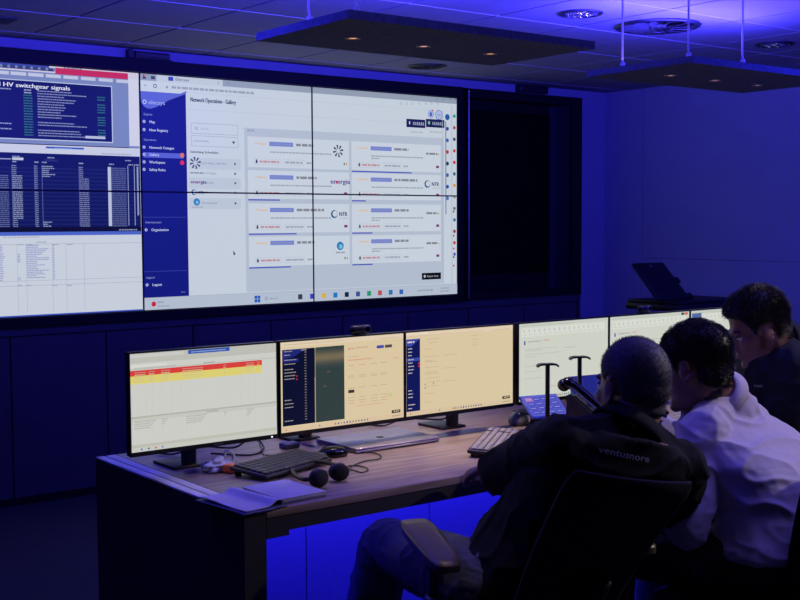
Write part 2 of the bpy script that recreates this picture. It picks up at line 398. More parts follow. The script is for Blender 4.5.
for ci, (xa, xb) in enumerate(((XA0, XA1), (XB0, XB1))):
    for k in range(4):
        zt_, zb_ = ztop[k], zbot[k]; H = zt_-zb_
        u.rect(xa, zb_, xb, zt_, CARD)
        zz = zt_-.045
        u.disc(xa+.055, zz+.004, .004, ORANGE); u.text('Paused', xa+.066, zz-.002, .013, ORANGE, .065, True)
        u.rect(xa+.155, zz-.009, xa+.330, zz+.018, CHIP); u.words(xa+.165, xa+.320, zz, .009, rgb(75, 90, 180))
        u.words(xa+.352, xa+.352+.011*len(names[ci][k]), zz-.003, .016, INK)
        if not (ci == 0 and k == 3): u.words(xa+.160, xa+(.60 if ci else .62), zz-.050, .008, MID)
        if ci == 1 and k != 1: u.words(xa+.160, xa+.23, zz-.066, .008, MID)
        zl = zb_+.034; frame_box(xa+.045, zl-.016, xa+.235, zl+.020, PALE, CARD)
        u.rect(xa+.056, zl-.008, xa+.070, zl+.006, INK); u.disc(xa+.063, zl+.010, .005, INK)
        u.words(xa+.085, xa+.225, zl-.004, .012, RED)
        frame_box(xa+.255, zl-.016, xa+.41, zl+.020, PALE, CARD); u.words(xa+.27, xa+.40, zl-.004, .011, MID); u.words(xa+.43, xa+.47, zl-.004, .011, MID)
        if frac[ci][k]: u.rect(xa, zb_-.012, xa+(xb-xa)*frac[ci][k], zb_-.004, PROG)
        lx, lz = xb-.075, zt_-H*.36
        kind = [['burst', 'energia', 'ntr', 'blue'], ['word', 'ntr', 'word', 'word']][ci][k]
        if kind == 'burst': burst(lx-.01, lz, .040, INK)
        elif kind == 'energia': u.text('energia', lx-.075, lz-.010, .030, rgb(75, 40, 140), .155, True); u.disc(lx-.022, lz, .010, rgb(205, 50, 120))
        elif kind == 'ntr':
            u.disc(lx-.045, lz, .026, rgb(30, 90, 130)); u.disc(lx-.040, lz+.002, .019, CARD); u.text('NTR', lx-.008, lz-.012, .026, rgb(40, 50, 110), .065, True); u.words(lx, lx+.07, lz-.030, .006, SOFT)
        elif kind == 'blue':
            u.disc(lx, lz, .028, rgb(45, 130, 190)); u.disc(lx+.004, lz-.004, .015, rgb(130, 190, 220)); u.words(lx-.035, lx+.04, lz-.048, .010, MID)
        else: u.words(lx-.055, lx+.045, lz, .014, rgb(40, 44, 60)); u.disc(lx+.055, lz+.004, .006, rgb(190, 170, 60))
        fx, fz = xb-.042, zb_+.030
        if (ci, k) in ((0, 0), (0, 3)):
            u.rect(fx, fz, fx+.009, fz+.016, rgb(40, 130, 80)); u.rect(fx+.018, fz, fx+.027, fz+.016, rgb(220, 140, 60))
        else:
            u.rect(fx, fz, fx+.026, fz+.016, rgb(60, 50, 120)); u.rect(fx, fz+.006, fx+.026, fz+.010, rgb(190, 60, 70))
# top right controls
for px in (401, 406.5, 412, 419, 425.5, 431, 437.5): 
    q = W(px, 103.6); u.disc(q[0], q[1], .009, SOFT, 8); u.disc(q[0], q[1], .005, WHITE, 8)
for px in (436.5, 443, 450, 455): q = W(px, 99.3); u.rect(q[0]-.008, q[1]-.006, q[0]+.006, q[1]+.004, MID)
q = W(430.5, 114.2); u.disc(q[0], q[1], .030, rgb(165, 180, 225)); u.rect(q[0]-.009, q[1]-.014, q[0]+.009, q[1]+.012, rgb(70, 90, 190)); u.disc(q[0]+.016, q[1]+.026, .006, rgb(200, 60, 60))
q = W(438.5, 115); u.disc(q[0], q[1], .034, rgb(110, 128, 205)); u.disc(q[0], q[1], .029, rgb(180, 192, 226)); u.text('HN', q[0]-.014, q[1]-.007, .014, rgb(70, 90, 190), .028)
for px, fl in ((415.5, (60, 50, 120)), (434.8, (40, 130, 80))):
    q = W(px, 123.8); u.rect(q[0]-.082, q[1]-.026, q[0]+.082, q[1]+.030, rgb(28, 32, 88)); u.text('15:53:52', q[0]-.030, q[1]-.008, .020, rgb(190, 200, 230), .100, True)
    u.rect(q[0]-.066, q[1]-.006, q[0]-.044, q[1]+.014, rgb(*fl)); u.rect(q[0]-.058, q[1]-.006, q[0]-.051, q[1]+.014, rgb(230, 230, 235)); u.words(q[0]-.05, q[0]+.06, q[1]-.062, .010, SOFT)
u.rect(W(445, 200)[0], 1.60, W(446, 200)[0], 2.245, MID); u.rect(5.218, 1.118, 5.222, 2.318, SOFT); u.rect(5.300, 1.118, 5.304, 2.36, SOFT)
cols = [(40, 90, 170), (50, 70, 160), (60, 100, 180), (180, 70, 60), (50, 60, 80), (60, 100, 170), (40, 80, 160), (70, 120, 190)]
for k in range(8):
    z = 2.275-.098*k*.82; u.disc(5.262, z, .014 if k else .022, rgb(*cols[k]), 8)
cols = [(30, 150, 130), (190, 60, 70), (60, 60, 80), (200, 70, 50), (205, 50, 50), (50, 90, 110), (220, 150, 60), (150, 150, 160), (120, 120, 130), (40, 110, 160), (150, 50, 60), (200, 60, 60), (90, 90, 200)]
for k in range(13):
    z = 2.285-.098*k*.82; u.disc(5.325, z, .013, rgb(*cols[k]), 7)
for z, c in ((1.62, (70, 70, 90)), (1.45, (200, 40, 50)), (1.36, (200, 40, 50)), (1.30, (60, 60, 80)), (1.24, (200, 40, 50))): u.disc(5.318, z, .008, rgb(*c), 6)
q0 = W(421.5, 286.5); q1 = W(440.5, 281.5)
u.rect(q0[0], 1.150, q1[0], 1.196, rgb(16, 18, 24)); u.text('Report Issue', q0[0]+.045, 1.167, .013, rgb(200, 205, 215), .10); u.disc(q0[0]+.025, 1.173, .009, rgb(200, 205, 215))
# taskbar
u.rect(x0, 1.036, x1, 1.112, rgb(184, 196, 214)); u.rect(x0, 1.110, x1, 1.113, SOFT)
u.disc(3.02, 1.074, .015, rgb(200, 40, 60)); u.words(3.045, 3.085, 1.078, .010, MID); u.words(3.045, 3.12, 1.056, .008, MID)
for dx in (0, .022):
    for dz in (0, .022): u.rect(3.700+dx, 1.053+dz, 3.719+dx, 1.072+dz, rgb(30, 90, 190))
u.disc(3.785, 1.075, .011, MID); u.disc(3.785, 1.075, .007, PALE); u.text('Search', 3.81, 1.066, .015, MID)
tk = [(60, 60, 70), (60, 70, 190), (220, 180, 70), (30, 120, 200), (25, 30, 60), (60, 80, 150), (40, 150, 110), (190, 80, 80), (40, 120, 180), (50, 100, 190)]
for k in range(10): u.rect(4.02+k*.0905, 1.058, 4.052+k*.0905, 1.090, rgb(*tk[k]))
u.words(4.99, 5.13, 1.070, .012, MID); u.words(5.2, 5.28, 1.080, .010, MID); u.words(5.19, 5.28, 1.060, .009, MID)
q = W(232.7, 253.5); u.poly([(q[0], q[1]+.02), (q[0]+.018, q[1]-.004), (q[0]+.004, q[1]-.012)], INK)
o = u.build('browser_window', None); o.parent = vw; o.matrix_parent_inverse = Matrix.Translation((0, -WY, -.985))
# left column: alarm list, dark table, white table
u = UI(WY-.0016); xe = 2.950; xl = SX[0]
WL = rgb(205, 210, 226); DK = rgb(16, 24, 84); TX = rgb(175, 188, 225)
def A(x, y): return W(x/5.517, 60+y/5.517)
def B2(x, y): return W(x/5.517, 145+y/5.517)
def C3(x, y): return W(x/3.333, 190+y/3.333)
def rr_(fn, xa, ya, xb, yb_, c): p, q = fn(xa, ya), fn(xb, yb_); u.rect(max(xl, p[0]), q[1], min(xe, q[0]), p[1], c)
def ww(fn, xa, xb, ya, h, c): p, q = fn(xa, ya), fn(xb, ya); u.words(max(xl, p[0]), q[0], p[1]-h/2, h, c)
u.bg = rgb(116, 132, 178)
rr_(A, -300, -30, 800, 500, rgb(122, 138, 184))
u.rect(xl, 2.372, xe, 2.4125, rgb(212, 205, 222)); u.rect(xl, 2.398, A(270, 20)[0], 2.4125, rgb(60, 74, 165)); ww(A, 350, 450, 45, .008, MID)
zt1 = A(500, 62)[1]; zt0 = A(500, 92)[1]
u.rect(xl, zt0+.012, A(300, 60)[0], zt1, rgb(52, 64, 112)); u.rect(A(304, 60)[0], zt0, A(705, 90)[0], zt1+.004, rgb(198, 44, 74))
for k in range(8): p = A(300-k*42, 60); u.disc(p[0], (zt0+zt1)/2+.008, .009, rgb(120, 130, 172), 7)
for k in range(14): p = A(640-k*97, 100); u.rect(p[0], zt0-.022, p[0]+.085, zt0-.004, rgb(196, 202, 222))
u.rect(A(706, 100)[0], A(600, 470)[1], xe, 2.372, rgb(212, 214, 228))
XP = A(612, 150)[0]; ZP1 = A(600, 148)[1]; ZP0 = A(600, 452)[1]
u.rect(xl, ZP0-.006, XP+.006, ZP1+.005, rgb(190, 200, 228)); u.rect(xl, ZP0, XP, ZP1, DK)
p = A(383, 152); u.bg = DK; u.text('Additional HV switchgear signals', p[0]-.56, ZP1-.036, .023, rgb(225, 228, 245), .56, True)
GR = rgb(62, 140, 122)
for k in range(18):
    z = ZP1-.052-.0142*k
    if k not in (11, 14): u.words(A(205, 200)[0], A(random.uniform(330, 480), 200)[0], z, .0055, rgb(170, 180, 220))
    if k < 2: u.words(A(132, 200)[0], A(172, 200)[0], z, .0065, rgb(200, 208, 235))
    else: u.words(A(128, 200)[0], A(178, 200)[0], z, .006, GR)
    if k > 0 and k % 5 != 3: u.words(A(535, 200)[0], A(578, 200)[0], z, .006, GR)
    if k in (0, 13, 15): u.words(xl+.1, A(60, 200)[0], z, .0065, TX)
rr_(A, 470, 418, 580, 437, rgb(190, 196, 220))
zb1 = A(600, 478)[1]
u.rect(xl, zb1-.016, A(712, 470)[0], zb1, rgb(16, 20, 52)); ww(A, 640, 760, 492, .007, rgb(120, 130, 160))
zw1 = B2(400, 12)[1]; zw0 = B2(400, 52)[1]
u.rect(xl, zw0, xe, zw1+.006, WL); rr_(B2, 252, 8, 462, 26, rgb(54, 90, 190)); u.bg = WL; ww(B2, 300, 400, 20, .006, rgb(140, 170, 230)); ww(B2, 560, 720, 48, .006, MID)
zk0 = B2(400, 452)[1]
u.rect(xl, zk0, xe, zw0, DK); u.bg = DK
rr_(B2, -200, 66, 60, 80, rgb(150, 160, 195)); rr_(B2, 66, 68, 128, 84, rgb(200, 205, 222)); ww(B2, 66, 110, 62, .006, TX); ww(B2, 260, 300, 70, .006, TX); rr_(B2, 245, 78, 318, 92, rgb(36, 46, 108)); ww(B2, 690, 722, 86, .006, TX)
zr1 = B2(400, 116)[1]; nr = 31; ph_ = (zr1-zk0)/nr
CT = rgb(150, 160, 205); CD = rgb(118, 130, 180)
for k in range(nr):
    z = zr1-ph_*(k+1)+.002
    if k % 2: u.rect(xl, z-.002, B2(765, 200)[0], z+ph_-.004, rgb(26, 35, 98))
    h = ph_*.52
    if k > 4: u.words(xl, B2(46, 200)[0], z, h, CD)
    u.words(B2(68, 200)[0], B2(122 if 4 < k < 27 else 92, 200)[0], z, h, TX if 4 < k < 27 else CT)
    u.words(B2(192, 200)[0], B2(208, 200)[0], z, h, CT)
    if k < 6 or k > 27: u.words(B2(233, 200)[0], B2(random.uniform(258, 305), 200)[0], z, h, TX)
    u.words(B2(438, 200)[0], B2(490 if k > 5 else 458, 200)[0], z, h, CT)
    u.words(B2(614, 200)[0], B2(695, 200)[0], z, h, CD)
for xq in (64, 188, 230, 434): u.rect(B2(xq, 200)[0], zk0+.004, B2(xq+3, 200)[0], zr1, rgb(96, 108, 165))
u.rect(B2(594, 200)[0], zk0+.004, B2(612, 200)[0], zr1, rgb(190, 198, 222)); 
for xq in (703, 738): u.rect(B2(xq, 200)[0], zk0+.006, B2(xq+4, 200)[0], zr1+.01, CT)
rr_(B2, 752, 120, 766, 388, rgb(150, 160, 196))
for xq in (66, 188, 230, 432, 600, 706, 738): u.words(B2(xq, 100)[0], B2(xq+26, 100)[0], zr1+.012, .007, TX)
zd = B2(400, 478)[1]; u.rect(xl, zd, xe, zk0, rgb(12, 14, 36)); ww(B2, 655, 755, 468, .007, TX)
u.rect(xl, zd-.020, xe, zd, rgb(78, 104, 205)); u.bg = rgb(206, 213, 226)
u.rect(xl, 1.046, xe, zd-.020, rgb(206, 213, 226)); u.rect(xl, 1.036, xe, 1.048, rgb(60, 84, 190))
LN = rgb(96, 108, 190)
ww(C3, 10, 130, 158, .007, rgb(160, 168, 190)); ww(C3, 120, 155, 174, .006, MID)
for zq in (180, 300, 316): p = C3(200, zq); u.rect(xl, p[1], xe, p[1]+.003, rgb(176, 184, 204))
for xq in (55, 85, 172, 218, 278): u.rect(C3(xq, 200)[0], 1.06, C3(xq, 200)[0]+.0025, C3(200, 180)[1], rgb(176, 184, 208))
for k in range(20):
    z = C3(120, 186)[1]-.0098*k
    if k < 19: u.words(C3(87, 200)[0], C3(random.uniform(115, 162), 200)[0], z, .005, LN)
    u.words(xl, C3(random.uniform(5, 14), 200)[0], z, .005, LN); u.words(C3(174, 200)[0], C3(180, 200)[0], z, .005, LN)
    if 4 < k < 10 or k > 17: u.words(C3(57, 200)[0], C3(66, 200)[0], z, .005, LN)
for xq in (57, 87, 174, 222): ww(C3, xq, xq+20, 182, .006, MID); ww(C3, xq, xq+16, 318, .006, MID)
o = u.build('alarm_and_table_windows', None); o.parent = vw; o.matrix_parent_inverse = Matrix.Translation((0, -WY, -.985))

# ------------------------------------------------------------------ dark niche to the right of the displays
nk = thing('equipment_niche', 'deep black niche with a dark glass back panel beside the big display wall', 'wall niche', (6.0, WY, .985))
def npart(name, mb, m=None):
    o = mb.build(name); o.parent = nk; o.matrix_parent_inverse = Matrix.Translation((-6.0, -WY, -.985)); return o
b = MB()
b.box((6.492, WY-.008, .985), (6.601, WY+.02, 2.487), F); b.box((5.46, WY-.008, 2.425), (6.492, WY+.02, 2.487), F)
b.box((5.46, WY-.008, .985), (6.492, WY+.02, 1.040), F); b.box((5.387, WY-.010, .985), (5.405, WY+.02, 2.487), F)
npart('frame', b)
b = MB(); b.box((5.446, WY-.010, .985), (5.460, WY+.02, 2.487), F); b.box((5.405, WY-.008, .985), (5.446, WY-.002, 2.487), M['niche'])
b.cyl((5.452, WY-.014, 1.0), (5.452, WY-.014, 2.47), .006, M['steel'], n=10)
npart('mullion', b)
b = MB(); b.box((6.492, WY+.02, .985), (6.505, WY+.20, 2.487), M['frame2']); b.box((5.44, WY+.02, 1.02), (6.492, WY+.20, 1.035), M['frame'])
b.box((5.44, WY+.02, 2.43), (6.492, WY+.20, 2.445), M['frame']); b.box((5.43, WY+.02, .985), (5.44, WY+.20, 2.487), F)
b.box((6.41, WY+.165, 1.035), (6.492, WY+.185, 2.43), M['frame2'])
npart('lining', b)
npart('glass_panel', (lambda q: (q.box((5.44, WY+.150, 1.16), (6.41, WY+.17, 2.36), M['niche']), q)[1])(MB()))
for za_, zb2 in ((1.035, 1.16), (2.36, 2.43)): b = MB(); b.box((5.44, WY+.16, za_), (6.41, WY+.185, zb2), F); npart('back_board', b)

sp_ = MB(); sp_.rbox((5.905, WY-.06, 2.489), (6.19, WY-.002, 2.541), M['black'], .006)
for k in range(8): sp_.box((5.93+.03*k, WY-.0625, 2.497), (5.948+.03*k, WY-.0595, 2.533), M['matte'])
tag(sp_.build('speaker_box'), 'small black box sitting on top of the black frame above the niche', 'speaker')
b = MB(); b.cyl((2.92, WY-.028, 2.512), (3.13, WY-.028, 2.512), .019, M['cab'], n=18); b.box((2.875, WY-.05, 2.489), (2.905, WY-.003, 2.535), M['black']); b.box((2.905, WY-.035, 2.489), (3.15, WY-.005, 2.494), M['black'])
tag(b.build('sensor_bar'), 'short dark cylinder and bracket on top of the display wall surround', 'sensor')

# ------------------------------------------------------------------ hanging ceiling panels
TH = .028
def hanging_panel(x0, y0, x1, y1, z, label, cabs, lamps, mount='hanging acoustic panels'):
    t = thing('hanging_panel', label, 'ceiling panel', ((x0+x1)/2, (y0+y1)/2, z), 0, mount); inv = Matrix.Translation(-t.location)
    def pp(name, q, par=t):
        o = q.build(name); o.parent = par; o.matrix_parent_inverse = inv; return o
    q = MB(); hs = .022
    # slab with square openings left for the lamps
    xs_ = [x0]; 
    for lx, ly in lamps: xs_ += [lx-hs, lx+hs]
    xs_.append(x1); ly = lamps[0][1]
    for k in range(len(xs_)-1):
        if k % 2 == 0: q.box((xs_[k], y0, z), (xs_[k+1], y1, z+TH), M['panel'])
        else:
            q.box((xs_[k], y0, z), (xs_[k+1], ly-hs, z+TH), M['panel']); q.box((xs_[k], ly+hs, z), (xs_[k+1], y1, z+TH), M['panel'])
    pp('felt_board', q)
    for k, (lx, ly) in enumerate(lamps):
        q = MB(); q.ring((lx, ly, z), .025, .003, M['steel']); q.cyl((lx, ly, z+.0015), (lx, ly, z+.034), .019, M['amber'], n=16); d = pp('downlight', q)
    for (cx, cyy) in cabs:
        q = MB(); q.tube([(cx, cyy, z+TH), (cx, cyy, z+.045), (cx-.004, cyy, z+.07), (cx-.004, cyy, CZ)], .0045, M['cable'], 8); q.cyl((cx, cyy, z+TH), (cx, cyy, z+.046), .011, M['cable'])
        pp('suspension_cable', q)
    for yy in (y0+.22, y1-.22): q = MB(); q.box((x0+.12, yy-.01, z+TH), (x1-.12, yy+.01, z+TH+.004), M['led']); pp('light_strip', q)
    return t
PZ = 2.193
L1 = [(2.42, 3.41), (2.74, 3.41), (3.07, 3.43)]; L2 = [(4.176, 3.44), (4.490, 3.46), (4.813, 3.47)]
hanging_panel(2.175, 3.095, 3.31, 3.672, PZ, 'dark rectangular panel hung from the ceiling before the display wall, three amber lamps underneath', [(2.20, 3.36), (2.225, 3.12)], [(x, 3.420) for x, _ in L1])
hanging_panel(3.915, 3.122, 5.05, 3.71, PZ, 'dark rectangular panel hung by white cables nearer the blue side wall, at the right edge', [(3.94, 3.52), (3.94, 3.16), (4.29, 3.15)], [(x, 3.449) for x, _ in L2])

# ceiling fittings
def downlight(x, y, r, label, grp):
    t = thing('recessed_downlight', label, 'ceiling light', (x, y, CZ), 0, grp)
    q = MB(); q.ring((0, 0, -.002), r, .006, M['dsteel'], n=32); q.cyl((0, 0, -.001), (0, 0, -.003), r, M['matte'], n=32); q.build('rim', t)
    q = MB(); rr = random.Random(int(x*100))
    for i in range(-4, 5):
        for j in range(-4, 5):
            if math.hypot(i, j)*.021 < r*.8:
                a = rr.uniform(-.6, .6); T = Matrix.Translation((i*.021, j*.021, -.006)) @ Matrix.Rotation(a, 4, 'X') @ Matrix.Rotation(rr.uniform(-.6, .6), 4, 'Y')
                q.box((-.007, -.007, -.001), (.007, .007, .001), M['glint'], T)
    q.build('louvre', t)
downlight(4.16, 3.99, .105, 'round recessed ceiling light with glinting louvres, between the two hanging panels', None)
downlight(5.77, 4.02, .105, 'round recessed ceiling light with glinting louvres at the upper right above the side panel', None)
t = thing('ceiling_diffuser', 'large round swirl air diffuser in the ceiling above the right hanging panel', 'ceiling vent', (4.74, 4.0, CZ))
q = MB(); q.ring((0, 0, -.003), .205, .012, M['dsteel'], n=40); q.cyl((0, 0, -.001), (0, 0, -.004), .20, M['dsteel'], n=40); q.build('outer_ring', t)
q = MB(); q.cyl((0, 0, -.004), (0, 0, -.012), .045, M['cab'], r1=.04, n=24)
q.build('hub', t)
q = MB()
for k in range(12):
    T = Matrix.Rotation(2*PI*k/12, 4, 'Z') @ Matrix.Translation((.12, 0, -.012)) @ Matrix.Rotation(.5, 4, 'X')
    q.box((-.06, -.018, -.001), (.06, .018, .001), M['cab'], T)
q.build('vanes', t)
for x, y, r, lab in ((4.75, 5.894, .12, 'small dark round ceiling vent above the niche end of the display wall'), (5.868, 5.15, .12, 'small dark round ceiling vent behind the right hanging panel')):
    t = thing('ceiling_vent', lab, 'ceiling vent', (x, y, CZ)); q = MB(); q.ring((0, 0, -.002), r, .007, M['dsteel'], n=30); q.build('rim', t)
    q = MB()
    for k in range(3): q.ring((0, 0, -.004), r*.25*(k+1), .006, M['matte'], n=30)
    q.cyl((0, 0, -.0005), (0, 0, -.002), r, M['matte'], n=30); q.build('grille', t)
t = thing('ceiling_slot_vent', 'dark slot vent in the ceiling at the far left above the display wall', 'ceiling vent', (1.82, 5.78, CZ)); q = MB()
q.box((-.26, -.10, -.006), (.24, .10, -.001), M['dsteel']); q.build('plate', t)
q = MB()
for k in range(5): q.box((-.24, -.08+.034*k, -.010), (.22, -.064+.034*k, -.006), M['matte'])
q.build('slots', t)
# ================================================================== DESK
DZ, DF, DB, DX0, DX1 = .74, 2.793, 3.81, 1.597, 5.35
desk = thing('control_desk', 'long dark control room desk with brown laminate top and blue light underneath', 'desk', (DX0, DF, 0))
INV = Matrix.Translation((-DX0, -DF, 0))
def dp(name, q, par=None):
    o = q.build(name); o.parent = par or desk; o.matrix_parent_inverse = INV if par is None else Matrix.Identity(4); return o
q = MB(); q.rbox((DX0+.072, DF, DZ-.026), (DX1, DB, DZ), M['desk'], .003); dp('desktop', q)
q = MB(); q.box((DX0, DF, 0), (DX0+.070, DB, DZ-.008), M['deskside']); dp('side_panel', q)
q = MB(); q.rbox((DX0, DF+.001, DZ-.008), (DX0+.031, DB, DZ), M['deskedge'], .002); q.rbox((DX0+.037, DF+.001, DZ-.008), (DX0+.070, DB, DZ), M['deskedge'], .002); q.box((DX0+.031, DF+.002, DZ-.008), (DX0+.037, DB-.001, DZ-.004), M['matte']); dp('edge_strip', q)
q = MB(); q.box((DX0+.072, DF, DZ-.068), (DX1, DF+.03, DZ-.027), M['deskside']); q.box((DX0+.072, DF, .657), (DX0+.145, DF+.03, DZ-.068), M['deskside']); dp('fascia', q)
q = MB()
for k in range(8): q.box((DX0-.0015, 3.50+.0, .42+.018*k), (DX0, 3.66, .428+.018*k), M['matte'])
dp('vent_grille', q)
q = MB(); xx = DX0+.072
for xe_ in (2.258, 2.829, 3.40, 3.97, 4.54, DX1-.07): q.box((xx, 3.50, .06), (xe_-.006, 3.52, DZ-.03), M['modesty']); xx = xe_
q.box((DX0+.07, 3.52, .05), (DX1-.07, 3.53, DZ-.03), M['matte']); dp('modesty_panel', q)
q = MB(); q.box((DX1-.07, DF, 0), (DX1, DB, DZ-.026), M['deskside']); dp('end_panel', q)
q = MB(); q.box((DX0+.2, 3.45, DZ-.036), (DX1-.2, 3.462, DZ-.028), M['led']); dp('light_strip', q)

# ------------------------------------------------------------------ monitors
MY, MB0, MB1 = 3.36, .832, 1.1405
WARM = rgb(226, 206, 168); COOL = rgb(214, 217, 205); MW1 = rgb(212, 212, 206)
def monitor(x0, x1, label, colx, colz, name='computer_monitor'):
    xc = (x0+x1)/2; t = thing(name, label, 'monitor', (colx, colz, DZ), 0, 'desk monitors'); inv = Matrix.Translation((-colx, -colz, -DZ))
    def pp(nm, q, par=t, iv=inv):
        o = q.build(nm); o.parent = par; o.matrix_parent_inverse = iv; return o
    q = MB(); q.rbox((x0, MY, MB0-.014), (x1, MY+.028, MB1+.005), M['black'], .004); q.rbox((xc-.14, MY+.026, .88), (xc+.14, MY+.055, 1.09), M['black'], .012)
    h = pp('housing', q)
    q = MB()
    e = .0045
    q.box((x0, MY-.0035, MB0-.014), (x1, MY+.001, MB0), M['black']); q.box((x0, MY-.0035, MB1), (x1, MY+.001, MB1+.005), M['black'])
    q.box((x0, MY-.0035, MB0), (x0+e, MY+.001, MB1), M['black']); q.box((x1-e, MY-.0035, MB0), (x1, MY+.001, MB1), M['black'])
    pp('bezel', q)
    q = MB(); q.rbox((colx-.022, colz-.012, DZ+.010), (colx+.022, colz+.012, .98), M['black'], .004)
    if colz > MY+.06: q.box((colx-.03, MY+.05, .95), (colx+.03, colz, 1.01), M['black'])
    q.box((colx+.020, colz-.013, DZ+.012), (colx+.024, colz+.005, .95), M['steel'])
    pp('column', q)
    q = MB(); q.rbox((colx-.06, colz-.015, DZ), (colx+.06, colz+.14, DZ+.010), M['dsteel'], .003); pp('foot', q)
    return t, inv
def on_m(x, y): p = on_y(x, y, MY); return p.x, p.z
def screen(mon, ui_fn, x0, x1, col):
    t, inv = mon; e = .0045
    u0 = UI(MY); u0.rect(x0+e, MB0, x1-e, MB1, col); o = u0.build('backlight', None, M['screen_base']); o.parent = t; o.matrix_parent_inverse = inv
    u = UI(MY-.0003); u.bg = col; ui_fn(u, x0+e, x1-e); o = u.build('screen_contents', None); o.parent = t; o.matrix_parent_inverse = inv
mx = [(1.520, 2.056), (2.063, 2.597), (2.599, 3.140), (3.163, 3.685), (3.687, 4.216), (4.218, 4.75)]
H_ = MB1-MB0
def ui1(u, a, b):
    w = b-a; Zt = MB1; fx = lambda t: a+w*t; fz = lambda t: MB1-H_*t
    u.rect(a, fz(.10), b, fz(0), rgb(196, 196, 188)); u.rect(a, fz(.045), fx(.35), fz(.01), rgb(208, 208, 204)); u.rect(fx(.38), fz(.045), fx(.665), fz(.005), rgb(40, 86, 180)); u.words(fx(.40), fx(.64), fz(.032), .003, rgb(120, 150, 210))
    u.rect(fx(.0), fz(.145), fx(.24), fz(.115), rgb(222, 222, 216)); u.words(fx(.03), fx(.3), fz(.155), .003, rgb(165, 165, 158)); u.words(fx(.48), fx(.56), fz(.155), .003, rgb(120, 120, 116)); u.rect(a, fz(.163), b, fz(.158), rgb(180, 180, 172))
    u.rect(a, fz(.228), fx(.895), fz(.172), rgb(222, 66, 62)); u.rect(a, fz(.310), fx(.895), fz(.228), rgb(228, 214, 118))
    for r in range(5):
        z = fz(.20+.023*r)
        for c0, c1 in ((.03, .10), (.12, .16), (.2, .26), (.34, .48), (.62, .64), (.78, .84), (.86, .88)): u.words(fx(c0), fx(c1-.01*r/3), z, .003, rgb(200, 58, 54) if r < 1 else rgb(206, 192, 100))
    u.rect(a, fz(.655), b, fz(.640), rgb(182, 182, 172)); u.rect(a, fz(.69), b, fz(.655), rgb(204, 204, 196)); u.words(fx(.5), fx(.58), fz(.672), .003, rgb(110, 110, 104))
    for c0 in (.10, .14, .2, .27, .33, .36, .6, .66, .74, .8, .84): u.rect(fx(c0), fz(.88), fx(c0)+.0008, fz(.24), rgb(200, 200, 194))
    for r in range(4):
        for c0, c1 in ((.02, .16), (.2, .24), (.36, .5), (.62, .64), (.78, .83)): u.words(fx(c0), fx(c1-.012*r), fz(.70+.022*r), .003, rgb(160, 160, 156))
    u.rect(a, fz(.955), b, fz(.925), rgb(196, 196, 184)); u.rect(a, fz(1), b, fz(.955), rgb(205, 206, 198))
    for k, c in enumerate(((60, 120, 200), (50, 100, 190), (210, 90, 60), (90, 130, 200))): u.rect(fx(.06+.045*k), fz(.985), fx(.06+.045*k)+.006, fz(.968), rgb(*c))
def bar(u, fx, fz, col):
    u.rect(fx(0), fz(1), fx(1), fz(.945), col)
    u.disc(fx(.04), fz(.972), .0025, rgb(200, 70, 60)); u.disc(fx(.30), fz(.972), .003, rgb(50, 120, 190))
    cs = [(200, 90, 60), (90, 90, 100), (210, 150, 60), (60, 110, 190), (30, 40, 70), (60, 90, 160), (60, 150, 120), (190, 90, 80), (60, 120, 180), (40, 60, 120), (90, 110, 160), (120, 110, 100)]
    for k, c in enumerate(cs): u.rect(fx(.42+.024*k), fz(.982), fx(.42+.024*k)+.005, fz(.962), rgb(*c))
    u.words(fx(.9), fx(.97), fz(.975), .003, rgb(120, 105, 90))
